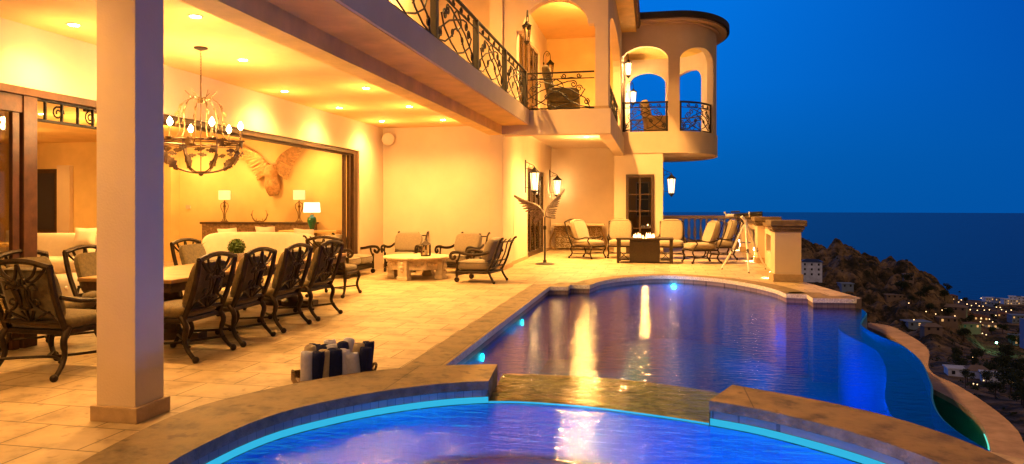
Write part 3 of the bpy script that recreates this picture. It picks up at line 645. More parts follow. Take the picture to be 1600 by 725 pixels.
for a, c, n in ((ops[0][0], ops[0][1], 1), (ops[1][0], ops[1][1], 1), (ops[3][0], ops[3][1], 1), (ops[4][0], ops[4][1], 1)):
    ral = MB(); PP = lambda u: (tp(u)[0]-tn(u)[0]*.08, tp(u)[1]-tn(u)[1]*.08)
    for i in range(n): panel(ral, a+(c-a)*i/n, a+(c-a)*(i+1)/n, 4.24, 1.0, PP, .015)
    ral.tube([(*PP(a+(c-a)*i/12), 5.26) for i in range(13)], .022, 6); ral.build('arch_railing', 'iron', villa, True)
    for u in (a+.05, c-.05): MB().box(PP(u)[0]-.03, PP(u)[0]+.03, PP(u)[1]-.03, PP(u)[1]+.03, 4.22, 5.28).build('railing_post', 'iron', villa)

# ---- terrace parapet on the right, rear balustrade
par = thing('terrace_parapet', 'cream parapet wall with thick capped pillars along the right side of the terrace', 'parapet wall')
pil = [(2.52, 15.9), (2.86, 21.0), (3.06, 26.4)]
for x, y in pil:
    p_ = MB().box(x, x+.54, y, y+.54, 0, 1.06).build('pillar', 'stucco', par, bevel=.008)
    MB().box(x-.035, x+.575, y-.035, y+.575, .0, .16).build('pillar_base', 'basestone', p_, bevel=.008)
    q_ = MB().box(x-.03, x+.57, y-.03, y+.57, 1.06, 1.11).box(x-.06, x+.60, y-.06, y+.60, 1.11, 1.18).box(x-.10, x+.64, y-.10, y+.64, 1.18, 1.31)
    q_.build('pillar_cap', 'stonecap', p_, bevel=.02)
for (x0, y0), (x1, y1) in zip(pil, pil[1:]+[(3.15, 30.0)]):
    b = MB(); P, N, L = lin((x0+.20, y0+.54), (x1+.20, y1)); wall(b, lambda u: P(u), lambda u: (-1, 0), [0, L], 0, 1.06, -.14 if False else .14, [(.6, L-.5, .38, .86, 0)])
    b.build('panel_wall', 'stucco', par)
    b = MB(); b.strip([(P(0)[0]-.06, P(0)[1], 1.063), (P(L)[0]-.06, P(L)[1], 1.063)], [(P(0)[0]+.20, P(0)[1], 1.063), (P(L)[0]+.20, P(L)[1], 1.063)])
    b.ext([(P(0)[0]-.06, P(0)[1], 1.062), (P(0)[0]+.22, P(0)[1], 1.062), (P(0)[0]+.22, P(0)[1], 1.16), (P(0)[0]-.06, P(0)[1], 1.16)], (P(L)[0]-P(0)[0], P(L)[1]-P(0)[1], 0)); b.build('wall_cap', 'stonecap', par)
bal = thing('balustrade', 'low pinkish balustrade with bottle balusters behind the fire chairs', 'balustrade')
MB().box(.28, 3.7, 29.9, 30.15, 1.10, 1.24).build('top_rail', 'stucco', bal, bevel=.015)
MB().box(.28, 3.7, 29.92, 30.13, 0, .22).build('plinth', 'stucco', bal)
for i in range(14):
    o = MB().lathe([(.05, .22), (.05, .27), (.035, .30), (.075, .48), (.06, .66), (.03, .86), (.03, .96), (.05, 1.02), (.05, 1.10)], 12, (.45+i*.235, 30.02, 0)).build('baluster', 'stucco', bal, True)

# ================================================================== LAMPS
GROUP_D = 'recessed downlights in the ceilings'
def downlight(x, y, z, label, e=55, cone=125, first=[None]):
    t = thing('recessed_light', label, 'ceiling light', (x, y, z), 0, GROUP_D)
    MB().lathe([(.052, -.004), (.085, -.004), (.085, 0), (.052, 0)], 18).build('trim_ring', 'stucco', t)
    MB().lathe([(.001, -.006), (.055, -.006), (.055, -.003), (.001, -.003)], 18).build('lens', 'lens', t)
    lamp('downlight', 'SPOT', (0, 0, -.03), e*.9, WARM, t, .05, cone+20, .9)
    if y > 3 or z < 3: lamp('lens_spill', 'POINT', (0, 0, -.45), e*.07, WARM, t, .05)  # added fill point hanging below the lens, evens out the ceiling
for x, y, l in ((-6.43, 6.81, 'nearest left recessed light, left of the big column'), (-4.86, 6.77, 'recessed light just right of the column top, above the chandelier canopy'),
                (-5.65, 8.91, 'recessed light right of the chandelier chain in the middle of the ceiling'), (-6.45, 11.47, 'recessed light close to the sliding door wall, third from the speaker'),
                (-4.9, 11.44, 'recessed light near the long beam, nearest of its row of three'), (-6.42, 13.61, 'recessed light close to the sliding door wall, second from the speaker'),
                (-6.42, 15.95, 'recessed light close above the white corner speaker'), (-4.93, 13.73, 'recessed light near the long beam, middle of its row of three'),
                (-4.91, 16.0, 'recessed light near the long beam, closest to the end wall')): downlight(x, y, 3.655, l, 50 if y < 10 else 66 if y < 15 else 74)
downlight(-2.1, 19.6, 3.795, 'recessed light under the far balcony, the brighter nearer one of two', 280, 130)
downlight(-2.1, 22.2, 3.795, 'recessed light under the far balcony, the fainter one behind', 320, 130)
downlight(-2.0, 20.0, 7.595, 'recessed light in the ceiling of the upper arched balcony', 900, 150)
for i, (x, y) in enumerate(((-4.4, 6), (-4.4, 10), (-4.4, 14))): downlight(x, y, 7.595, 'recessed light in the overhang above the long balcony railing', 290, 150)
for x, y in ((-4.9, 3.6), (-6.3, 3.4), (-5.0, .4), (-6.2, .2), (-5.0, -2.6)): downlight(x, y, 3.655, 'recessed light of the arcade ceiling behind the viewer', 34, 150)
for i, (x, y) in enumerate(((-9.3, 17.9), (-11.4, 17.9), (-13.2, 17.9), (-9.4, 13.2), (-12.6, 12.5), (-15.5, 15.0), (-17.6, 16.5), (-9.5, 8.0), (-14, 8.5))):
    downlight(x, y, 3.545, 'small recessed light in the living room ceiling', 32, 130)
lamp('living_room_glow', 'POINT', (-11.5, 14.0, 3.0), 85, WARM, villa, .3)

def lantern_body(t, lit, big=1.0):
    s = big
    f = MB()
    for i in range(6):
        a = i*PI/3; f.tube([(.105*s*math.cos(a), .105*s*math.sin(a), -.12*s), (.07*s*math.cos(a), .07*s*math.sin(a), -.50*s)], .007*s, 4)
    f.lathe([(.02, .0), (.03*s, -.02*s), (.05*s, -.05*s), (.125*s, -.11*s), (.125*s, -.125*s), (.11*s, -.13*s)], 6)
    f.lathe([(.075*s, -.50*s), (.08*s, -.52*s), (.04*s, -.56*s), (.01, -.60*s)], 6)
    f.build('cage', 'iron', t)
    MB().lathe([(.098*s, -.13*s), (.066*s, -.50*s)], 6).build('glass', 'litglass' if lit else 'lampglass', t)
    if lit:
        MB().lathe([(.012, -.46*s), (.028*s, -.42*s), (.036*s, -.34*s), (.03*s, -.24*s), (.008, -.18*s)], 10).build('bulb', 'lamp' if lit < 2 else 'bulb', t, True)
        lamp('lantern_light', 'POINT', (0, 0, -.32*s), 22*lit, WARM2, t, .06)
    else: MB().lathe([(.012, -.5*s), (.018*s, -.46*s), (.018*s, -.28*s), (.004, -.24*s)], 8).build('candle', 'white', t)
def bracket_lantern(x, y, z, nx, ny, label, lit=1.0, big=1.15, scroll=False, arm=.30):
    t = thing('wall_lantern', label, 'wall lantern', (x+nx*arm, y+ny*arm, z), 0, 'wrought iron wall lanterns')
    b = MB()
    if not scroll:
        wx, wy = -nx*(arm-.02), -ny*(arm-.02)
        b.tube([(wx, wy, .22), (wx, wy, -.78)], .02, 4); b.tube([(wx, wy, .16), (0, 0, .03)], .010, 5); b.tube([(wx, wy, -.05), (0, 0, .02)], .008, 5)
        b.tube([(wx*.5, wy*.5, .1), (wx*.7, wy*.7, -.03)], .006, 4); b.tube([(wx, wy, -.62), (wx*.35, wy*.35, -.62)], .008, 4); b.tube([(0, 0, .03), (0, 0, -.02)], .012, 5)
    else:
        pts = [(-arm, -.35), (-arm*1.0, -.05), (-arm*.9, .18), (-arm*.5, .30), (-arm*.1, .22), (0, .08), (0, 0)]
        b.tube([(nx*p, ny*p, q) for p, q in [(v.x, v.y) for v in crv(pts, 5)]], .012, 6)
        b.tube([(nx*(-arm*.35+p), ny*(-arm*.35+p), .17+q) for p, q in spiral(0, 0, .07, .015, 0, 1.5)], .008, 5)
        b.ball((-nx*arm, -ny*arm, -.12), .05)
    b.build('bracket', 'iron', t, True); lantern_body(t, lit, big); return t
bracket_lantern(-3.85, 20.95, 3.02-.22, 1, 0, 'lit wrought iron lantern left of the glass side door, behind the winged stand', 1.4, 1.4)
bracket_lantern(-3.85, 26.0, 2.98-.22, 1, 0, 'lit wrought iron lantern right of the side door, next to the far wall corner', 1.6, 1.4)
bracket_lantern(.28, 25.6, 2.98-.22, 1, 0, 'lit lantern on the right side of the turret base, against the sea sky', 1.1, 1.35)
bracket_lantern(-3.12, 17.46, 6.22, 0, -1, 'dark unlit lantern hanging at the left end of the upper arch', 0, 1.0, True, .22)
bracket_lantern(-3.80, 24.2, 6.95-.25, 1, 0, 'dark unlit lantern on a scroll arm beside the upper french door', 0, 1.15, True, .25)
bracket_lantern(-1.16, 25.9, 6.95, 1, 0, 'small lit lantern at the upper left inside the turret arch', 7, 1.15, True, .22)
bracket_lantern(-1.16, 29.3, 6.45, 1, 0, 'lower starry lit lantern deeper inside the turret arch', 7, 1.15, True, .30)

# chandelier
ch = thing('chandelier', 'iron basket chandelier with candle bulbs and leaf garlands above the dining table', 'chandelier', (-5.75, 8.12, 2.435))
b = MB().lathe([(.001, 1.222), (.085, 1.222), (.085, 1.205), (.03, 1.185), (.001, 1.18)], 20); b.build('ceiling_canopy', 'bronze', ch, True)
b = MB()
for i in range(9):
    z = 1.18-i*.036; a = (i % 2)*PI/2
    b.tube([(.010*math.cos(a)*math.cos(t), .010*math.sin(a)*math.cos(t), z-.02+.024*math.sin(t)) for t in [PI/4*j for j in range(9)]], .0035, 4)
b.tube([(0, 0, .87), (0, 0, .52)], .010, 8); b.build('chain', 'gilt', ch)
fr = MB(); R = .50
fr.tube([(R*math.cos(t), R*math.sin(t), 0) for t in [2*PI*j/40 for j in range(41)]], .016, 6)
fr.tube([(R*.985*math.cos(t), R*.985*math.sin(t), -.03) for t in [2*PI*j/40 for j in range(41)]], .008, 5)
for i in range(8):
    a = 2*PI*i/8+.2; fr.tube([(r*math.cos(a), r*math.sin(a), z) for r, z in [(v.x, v.y) for v in crv([(.50, 0), (.49, -.10), (.42, -.24), (.28, -.35), (.10, -.395), (.01, -.40)], 3)]], .008, 5)
fr.tube([(.12*math.cos(t), .12*math.sin(t), -.39) for t in [2*PI*j/16 for j in range(17)]], .012, 6)
fr.ball((0, 0, -.41), .03); fr.tube([(0, 0, .55), (0, 0, -.38)], .007, 5)
fr.build('basket_frame', 'chbronze', ch, True)
ar = MB()
for i in range(6):
    a = 2*PI*i/6+.35
    ar.tube([(r*math.cos(a), r*math.sin(a), z) for r, z in [(v.x, v.y) for v in crv([(.0, .50), (.08, .56), (.20, .52), (.27, .36), (.26, .18), (.30, .05), (.40, .0), (.49, .01)], 3)]], .008, 5)
    ar.tube([(.13*math.cos(a+.3)+r*math.cos(a), .13*math.sin(a+.3)+r*math.sin(a), z) for r, z in ((-.1, .52), (.0, .60), (.06, .66))], .006, 4)
ar.build('arms', 'gilt', ch, True)
def leafshape(b, p, d, up, L, W):
    d = Vector(d).normalized(); s = d.cross(Vector(up)).normalized(); n_ = s.cross(d).normalized(); p = Vector(p); pts = []
    prof = [(0, .12), (.15, .5), (.25, .35), (.4, .95), (.5, .6), (.62, .85), (.72, .45), (.85, .4), (1, 0)]
    A = [p+d*L*t+s*W*w_*.5+n_*L*.12*math.sin(t*PI) for t, w_ in prof]; B = [p+d*L*t-s*W*w_*.5+n_*L*.12*math.sin(t*PI) for t, w_ in prof]
    C0 = [q+n_*.004 for q in A]; D0 = [q+n_*.004 for q in B]
    b.strip(A, B); b.strip(C0, D0); b.strip(A, C0); b.strip(B, D0)
lv = MB()
for i in range(8):
    a = 2*PI*i/8+.2; ca, sa = math.cos(a), math.sin(a)
    leafshape(lv, (.30*ca, .30*sa, -.36), (.55*ca, .55*sa, .75), (-sa, ca, 0), .22, .13)
    leafshape(lv, (.46*ca, .46*sa, -.12), (-.1*ca, -.1*sa, -1), (-sa, ca, 0), .17, .09)
    a2 = a+PI/8
    for k_ in range(4):
        t = k_/3; x = a+(PI/4)*t; zz = -.03-.12*math.sin(PI*t)
        leafshape(lv, (.49*math.cos(x), .49*math.sin(x), zz), (-math.sin(x), math.cos(x), .4-.8*t), (math.cos(x), math.sin(x), 0), .13, .07)
lv.build('leaf_garlands', 'chbronze', ch)
lv = MB()
for i in range(12):
    a = 2*PI*i/12; leafshape(lv, (.03*math.cos(a), .03*math.sin(a), .50), (math.cos(a), math.sin(a), .55), (0, 0, 1), .15, .05)
for i in range(6):
    a = 2*PI*i/6+.35
    for z, r in ((.50, .22), (.40, .27), (.28, .265)): leafshape(lv, (r*math.cos(a), r*math.sin(a), z), (.5*math.cos(a), .5*math.sin(a), -.8), (-math.sin(a), math.cos(a), 0), .09, .05)
lv.build('crown_leaves', 'gilt', ch)
for i in range(6):
    a = 2*PI*i/6+.35; x, y = .49*math.cos(a), .49*math.sin(a)
    cn = MB().lathe([(.05, .01), (.055, .025), (.02, .03), (.014, .035), (.014, .16), (.012, .165)], 10, (x, y, 0)).build('candle', 'gilt', ch, True)
    MB().lathe([(.010, .165), (.030, .195), (.033, .215), (.018, .25), (.002, .275)], 10, (x, y, 0)).build('bulb', 'bulb', cn, True)
    lamp('candle_light', 'POINT', (x, y, .30), 3.6, WARM2, ch, .03)

# ================================================================== CHAIRS
def dining_chair(label, arms=False, hw=.315):
    t = thing('dining_chair' if not arms else 'dining_armchair', label, 'dining chair')
    for s in (-1, 1):
        fl_ = MB(); fl_.tube(crv([(s*hw, .20, .47), (s*(hw+.015), .27, .36), (s*hw, .245, .22), (s*(hw+.01), .29, .12), (s*(hw+.02), .37, .035)], 4), [.032]*3+[.03]*4+[.024]*6+[.022]*4, 8); fl_.ball((s*(hw+.022), .385, .032), .036)
        fl_.build('leg', 'bronze', t, True)
        fl_ = MB(); fl_.tube(crv([(s*hw, -.28, .44), (s*(hw+.02), -.31, .34), (s*hw, -.27, .20), (s*(hw+.01), -.31, .09), (s*(hw+.02), -.35, .035)], 4), [.032]*5+[.024]*12, 8); fl_.ball((s*(hw+.022), -.36, .032), .036)
        fl_.build('leg', 'bronze', t, True)
    f = MB().box(-hw-.015, hw+.015, -.31, .24, .395, .445); f.build('seat_frame', 'bronze', t, bevel=.012)
    st_ = MB(); st_.tube(crv([(-hw, .30, .16), (-hw*.5, .14, .15), (0, .08, .15), (hw*.5, .14, .15), (hw, .30, .16)], 4), .014, 6)
    st_.tube(crv([(-hw, -.29, .16), (-hw*.5, -.12, .15), (0, .08, .15), (hw*.5, -.12, .15), (hw, -.29, .16)], 4), .014, 6); st_.build('stretcher', 'bronze', t, True)
    # back frame: raked, curved crest
    yb = lambda z: .235+.19*(z-.45)/.65+.03*math.sin((z-.45)/.65*PI)
    bf = MB()
    for s in (-1, 1): bf.tube([(s*(hw-.005+.02*(z-.45)), yb(z), z) for z in [.43+.0625*i for i in range(11)]], .030, 6, flat=1.0)
    top = [(x*hw*1.06, yb(1.04)+.0, 1.05+.05*max(0, math.cos(x*PI/2*1.15))**.8) for x in [-1+.1*i for i in range(21)]]
    bf.tube(top, .028, 6); bf.tube([(-hw, yb(.52), .52), (hw, yb(.52), .52)], .024, 6)
    bf.build('back_frame', 'bronze', t, True)
    fw = MB()
    def q(pts, r=.017): fw.tube([(a*hw, yb(.52+b_*.52)+.012, .52+b_*.52) for a, b_ in [(v.x, v.y) for v in crv(pts, 4)]], r, 5, flat=.7)
    for s in (-1, 1):
        q([(s*.92, .0), (s*.72, .16), (s*.40, .26), (s*.20, .42), (s*.26, .60), (s*.12, .72), (s*.45, .86), (s*.60, 1.02)])
        q([(s*.15, .02), (s*.42, .12), (s*.72, .20)]); q([(s*.16, .28), (s*.12, .45), (s*.16, .60)], .02)
        q([(s*.92, 1.0), (s*.66, .84), (s*.38, .74), (s*.14, .80), (s*.02, 1.06)]); q([(s*.20, .20), (s*.10, .10), (0, .02)])
        q([(s*.30, .30), (s*.50, .34), (s*.42, .42), (s*.28, .40)], .012); q([(s*.34, .62), (s*.52, .60), (s*.44, .70), (s*.25, .66)], .012)
    q([(-.2, .28), (0, .24), (.2, .28)]); q([(-.26, .62), (0, .66), (.26, .62)]); q([(0, .24), (.03, .12), (0, .02)]); q([(0, .66), (0, .8)])
    fw.build('back_fretwork', 'bronze', t, True)
    MB().cush(T(0, -.045, .50), 2*hw+.02, .56, .13, dome=.25).build('seat_cushion', 'cushion2', t, True)
    MB().cush(T(0, .262, .775, rx=-.30), 2*hw-.07, .085, .53, e=.25).build('back_cushion', 'cushion2', t, True)
    if arms:
        for s in (-1, 1):
            a = MB(); a.tube(crv([(s*(hw+.01), .30, .76), (s*(hw+.05), .12, .71), (s*(hw+.07), -.08, .70), (s*(hw+.06), -.26, .74), (s*(hw+.06), -.33, .72), (s*(hw+.05), -.32, .67), (s*(hw+.05), -.28, .68)], 4), .021, 7)
            a.tube(crv([(s*(hw+.06), -.20, .70), (s*(hw+.03), -.12, .60), (s*(hw+.02), -.16, .50), (s*(hw+.0), -.22, .44)], 4), .018, 6); a.build('arm', 'bronze', t, True)
    return t
DG = 'dining chairs around the long dining table'
dc = dining_chair('carved dining chair nearest the camera in the row right of the column'); dc['group'] = DG
xc = -4.99
dc.location = (xc, 6.74, 0); dc.rotation_euler = (0, 0, -PI/2+.02)
# chairs face -Y locally: rotate so that the front points to -X
for y, l, r in ((7.58, 'second carved dining chair from the column in the row of four', .03), (8.50, 'third carved dining chair from the column, before the end one', .0), (9.46, 'carved dining chair at the far end of the row, by the open floor', -.03)):
    dup(dc, (xc, y, 0), -PI/2+r, l)
for y, l in ((6.70, 'dining chair across the table, just behind the large armchair'), (7.62, 'dining chair across the table, half hidden by the left edge of the column'), (9.55, 'dining chair across the table, right of the column')):
    dup(dc, (-6.60, y, 0), PI/2, l)
dup(dc, (-5.68, 11.85, 0), PI, 'dining chair at the far head of the table', scale=(1, 1, .97)).rotation_euler[2] = PI
hc = dining_chair('big carved armchair with its back to the camera at the near table end', True, .34); hc['group'] = DG
hc.location = (-5.73, 5.86, 0); hc.rotation_euler = (0, 0, PI+.06)
bpy.data.objects[hc.name].rotation_euler = (0, 0, PI-.02)
for o in bpy.data.objects:
    pass

def lounge_chair(label, seats=1):
    wd = .80 if seats == 1 else 1.46; hw = wd/2
    t = thing('lounge_armchair' if seats == 1 else 'loveseat', label, 'armchair' if seats == 1 else 'loveseat')
    f = MB().box(-hw, hw, -.40, .36, .20, .25).box(-hw+.02, hw-.02, -.40, -.37, .14, .20); f.build('seat_frame', 'bronze', t, bevel=.012)
    for s in (-1, 1):
        l = MB(); l.tube([(s*(hw-.02), -.38, .48), (s*(hw-.02), -.38, .30), (s*(hw-.02), -.38, .12)], [.028, .026, .032], 8); l.tube([(s*(hw-.02)-.018, -.38, .06), (s*(hw-.02)+.018, -.38, .06)], .055, 12); l.build('leg', 'bronze', t, True)
        l = MB(); l.tube(crv([(s*(hw-.03), .32, .28), (s*(hw-.03), .38, .15), (s*(hw-.02), .45, .035)], 3), .024, 7); l.ball((s*(hw-.02), .46, .03), .034); l.build('leg', 'bronze', t, True)
        a = MB(); a.tube(crv([(s*hw, .36, .66), (s*(hw+.02), .15, .60), (s*(hw+.03), -.10, .60), (s*(hw+.03), -.32, .64), (s*(hw+.03), -.46, .63), (s*(hw+.03), -.51, .56), (s*(hw+.03), -.46, .50), (s*(hw+.03), -.40, .53), (s*(hw+.03), -.42, .57)], 4), .022, 7, flat=1.5)
        a.tube(crv([(s*(hw+.02), -.30, .62), (s*(hw+.02), -.31, .54), (s*(hw+.0), -.36, .44), (s*(hw-.01), -.38, .34)], 4), .022, 7); a.build('arm', 'bronze', t, True)
    yb = lambda z: .33+.30*(z-.25)/.72
    bf = MB()
    for s in (-1, 1): bf.tube(crv([(s*hw, yb(.22), .22), (s*hw, yb(.5)+.02, .5), (s*(hw-.02), yb(.8), .8), (s*(hw-.01), yb(.93)+.02, .93), (s*(hw-.01), yb(.93)+.07, .945)], 4), .024, 7)
    n = 3 if seats == 1 else 6
    for i in range(1, n):
        x = -hw+wd*i/n; bf.tube(crv([(x, yb(.34), .34), (x-.02, yb(.6)+.02, .6), (x+.02, yb(.84), .84), (x, yb(.92)+.04, .925)], 4), .036, 6, flat=.4)
    for z in (.34, .46, .86): bf.tube([(-hw, yb(z), z), (hw, yb(z), z)], .018, 6)
    bf.build('back_frame', 'bronze', t, True)
    for i in range(seats):
        w_ = (wd-.06)/seats; x = -wd/2+.03+w_*(i+.5)
        sc_ = MB().cush(T(x, -.055, .355), w_-.01, .74, .21, dome=.15).build('seat_cushion', 'cushion', t, True)
        MB().tube([(x+(w_-.02)/2*math.copysign(abs(math.cos(a))**.28, math.cos(a)), -.055+.37*math.copysign(abs(math.sin(a))**.28, math.sin(a)), .42) for a in [2*PI*j/40 for j in range(41)]], .006, 4).build('piping', 'pipe', sc_)
        MB().cush(T(x, .29, .70, rx=-.36), w_-.03, .17, .50, dome=0).build('back_cushion', 'cushion', t, True)
    return t
LG = 'scroll armed lounge seats around the stone table'
lc = lounge_chair('scroll armed lounge chair seen from behind, nearest right of the stone table'); lc['group'] = LG
lc.location = (-3.66, 14.66, 0); lc.rotation_euler = (0, 0, -PI/2-.16)
dup(lc, (-6.12, 16.72, 0), .02, 'lounge chair against the end wall directly behind the metal lantern')
dup(lc, (-4.60, 16.55, 0), -.28, 'lounge chair against the end wall, right of the stone table and turned toward it')
lv_ = lounge_chair('two cushion loveseat with scroll arms left of the stone table by the open doors', 2); lv_['group'] = LG
lv_.location = (-7.02, 15.22, 0); lv_.rotation_euler = (0, 0, PI/2)

def patio_chair(label):
    t = thing('patio_chair', label, 'patio chair'); hw = .33
    for s in (-1, 1):
        l = MB(); l.tube(crv([(s*hw, -.32, .36), (s*(hw+.02), -.36, .28), (s*hw, -.31, .16), (s*(hw+.02), -.36, .03)], 4), .020, 7); l.ball((s*(hw+.02), -.365, .03), .033); l.build('leg', 'bronze', t, True)
        l = MB(); l.tube(crv([(s*hw, .28, .36), (s*(hw+.01), .33, .26), (s*hw, .29, .15), (s*(hw+.02), .37, .03)], 4), .020, 7); l.ball((s*(hw+.02), .375, .03), .033); l.build('leg', 'bronze', t, True)
        a = MB(); a.tube(crv([(s*hw, .38, .64), (s*(hw+.03), .20, .56), (s*(hw+.04), -.02, .55), (s*(hw+.04), -.22, .60), (s*(hw+.03), -.28, .56), (s*(hw+.02), -.24, .50), (s*hw, -.30, .40)], 4), .017, 6); a.build('arm', 'bronze', t, True)
    MB().box(-hw-.01, hw+.01, -.34, .31, .31, .35).build('seat_frame', 'bronze', t, bevel=.01)
    st_ = MB(); st_.tube(crv([(-hw, -.32, .14), (-hw*.5, -.10, .13), (0, 0, .13), (hw*.5, .10, .13), (hw, .30, .14)], 3), .012, 5); st_.tube(crv([(hw, -.32, .14), (hw*.5, -.10, .13), (0, 0, .13), (-hw*.5, .10, .13), (-hw, .30, .14)], 3), .012, 5)
    for s in (-1, 1): st_.tube([(s*hw, -.33, .145), (s*hw, .31, .145)], .010, 5)
    st_.build('stretcher', 'bronze', t, True)
    yb = lambda z: .30+.26*(z-.35)/.72
    bf = MB()
    for s in (-1, 1): bf.tube([(s*(hw-.01), yb(z)+.03*math.sin((z-.35)*4), z) for z in [.34+.066*i for i in range(11)]], .021, 6)
    bf.tube([(x*hw, yb(1.01), 1.0+.07*math.cos(x*PI/2)) for x in [-1+.1*i for i in range(21)]], .020, 6)
    for x in (-.12, .12): bf.tube([(x, yb(.40), .40), (x, yb(1.05), 1.05)], .012, 5)
    bf.build('back_frame', 'bronze', t, True)
    MB().cush(T(0, -.04, .42), 2*hw-.01, .68, .17, dome=.2).build('seat_cushion', 'cushion', t, True)
    bc = MB().cush(T(0, .235+.03, .76, rx=-.35), 2*hw-.02, .16, .66, e=.5).build('back_cushion', 'cushion', t, True)
    pm = T(0, .265-.08, .76-.01, rx=-.35)
    MB().tube([pm @ Vector(((hw-.025)*math.copysign(abs(math.cos(a))**.4, math.cos(a)), 0, .315*math.copysign(abs(math.sin(a))**.4, math.sin(a)))) for a in [2*PI*j/36 for j in range(37)]], .006, 4).build('piping', 'pipe', bc)
    return t
PG = 'cushioned patio chairs around the fire table'
pc = patio_chair('patio chair left of the fire table, turned sideways toward the flames'); pc['group'] = PG
pc.scale = (1.12,)*3
pc.location = (-2.05, 21.95, 0); pc.rotation_euler = (0, 0, PI/2-.50)
dup(pc, (-1.05, 22.35, 0), .06, 'patio chair facing the camera left of the paned door, behind the fire table')
dup(pc, (.50, 22.35, 0), -.05, 'patio chair facing the camera right of the paned door, behind the fire table')
dup(pc, (1.30, 20.75, 0), -PI/2+.32, 'patio chair right of the fire table, leaning back beside the telescope')
dup(pc, (1.95, 22.4, 0), -PI/2+.15, 'dark patio chair half hidden behind the right hand one at the fire table')

# upper chairs in dark covers
for (x, y, z, rz, l, sc_) in ((-2.35, 18.3, 4.0, PI/2+.1, 'dark covered armchair behind the railing of the upper arched balcony', 1.0), (.05, 26.2, 4.22, PI/2+.2, 'brown wicker armchair behind the railing inside the turret', 1.0)):
    t = thing('covered_armchair', l, 'armchair', (x, y, z), rz)
    m_ = 'covercloth' if y < 20 else 'wicker2'
    if m_ not in M: M[m_] = mat(m_, (.07, .05, .02) if y < 20 else (.22, .13, .05), .9, var=.3, vs=8, bump=.6, bs=12)
    MB().cush(T(0, -.02, .30), .80, .86, .52).build('seat', m_, t, True)
    MB().cush(T(0, .34, .70, rx=-.22), .76, .24, 1.15).build('backrest', m_, t, True)
    for s in (-1, 1): MB().cush(T(s*.36, -.02, .46), .17, .82, .40).build('arm', m_, t, True)

# ================================================================== TABLES
dt = thing('dining_table', 'long dark dining table with carved edge in front of the open living room', 'dining table', (-5.78, 9.05, 0))
MB().box(-.60, .60, -2.25, 2.25, .755, .80).build('tabletop', 'tabletop', dt, bevel=.01)
ap = MB().box(-.57, .57, -2.22, 2.22, .655, .753); 
for s in (-1, 1):
    for i in range(90): y = -2.2+i*.0494; ap.add([(s*.572, y, .70), (s*.572, y+.03, .70), (s*.585, y+.03, .745), (s*.585, y, .745)], [(0, 1, 2, 3)])
    for i in range(24): x = -.56+i*.0485; ap.add([(x, s*2.222, .70), (x+.03, s*2.222, .70), (x+.03, s*2.24, .745), (x, s*2.24, .745)], [(0, 1, 2, 3)])
ap.build('carved_apron', 'dkwood', dt)
for y in (-1.45, 1.45):
    p = MB(); p.lathe([(.16, .0), (.17, .08), (.10, .12), (.09, .18), (.19, .30), (.20, .40), (.10, .50), (.10, .56), (.22, .65)], 16, (0, y, 0)); p.box(-.42, .42, y-.09, y+.09, .0, .09)
    p.build('pedestal', 'dkwood', dt, 40)
MB().box(-.05, .05, -1.4, 1.4, .16, .22).build('stretcher', 'dkwood', dt)

stt = thing('stone_table', 'octagonal carved pale stone coffee table with blocky legs', 'coffee table', (-5.25, 15.1, 0), .25)
oc = [(.74*math.cos(2*PI*(i+.5)/8), .74*math.sin(2*PI*(i+.5)/8)) for i in range(8)]
tp_ = MB(); tp_.lathe([(.001, .44), (.70, .44), (.74, .455), (.75, .48), (.73, .50), (.001, .502)], 40); tp_.build('tabletop', 'stone', stt, 40)
ap = MB(); r0 = [(.62*math.cos(2*PI*(i+.5)/8), .62*math.sin(2*PI*(i+.5)/8)) for i in range(8)]
for i in range(8):
    a, c = r0[i], r0[(i+1) % 8]; ap.ext([(*a, .22), (*c, .22), (*c, .44), (*a, .44)], (-(a[0]+c[0])*.06, -(a[1]+c[1])*.06, 0))
    for k_ in range(4):
        f_ = (k_+.7)/4.4; x = a[0]+(c[0]-a[0])*f_; y = a[1]+(c[1]-a[1])*f_; ap.ball((x*1.005, y*1.005, .33+.025*(k_ % 2)), .035, 8, 5)
ap.build('carved_apron', 'stone', stt)
for i in range(4):
    a = 2*PI*i/4+PI/8*3; l = MB(); m_ = T(.60*math.cos(a), .60*math.sin(a), .22, rz=a); l.xbox(m_, .17, .22, .44)
    l.xbox(T(.60*math.cos(a), .60*math.sin(a), .04, rz=a), .20, .26, .08)
    for z, r in ((.36, .05), (.29, .06), (.22, .045)): l.ball((.69*math.cos(a), .69*math.sin(a), z), r, 8, 6)
    l.build('leg', 'stone', stt, bevel=.012)
ln = thing('table_lantern', 'dark square candle lantern standing on the stone table', 'lantern', (-5.0, 15.0, .502), .2)
b = MB().box(-.10, .10, -.10, .10, 0, .025)
for sx_ in (-1, 1):
    for sy in (-1, 1): b.box(sx_*.09-.008, sx_*.09+.008, sy*.09-.008, sy*.09+.008, .025, .25)
b.add([(-.11, -.11, .25), (.11, -.11, .25), (.11, .11, .25), (-.11, .11, .25), (-.04, -.04, .33), (.04, -.04, .33), (.04, .04, .33), (-.04, .04, .33)], [(3, 2, 1, 0), (4, 5, 6, 7), (0, 1, 5, 4), (1, 2, 6, 5), (2, 3, 7, 6), (3, 0, 4, 7)])
b.tube([(.035*math.cos(t), 0, .345+.035*math.sin(t)) for t in [PI*2*j/12 for j in range(13)]], .006, 5); b.build('frame', 'bronze', ln)
MB().box(-.083, .083, -.083, .083, .03, .245).build('glass', 'lampglass', ln); MB().lathe([(.03, .025), (.03, .13), (.002, .135)], 12).build('candle', 'white', ln)

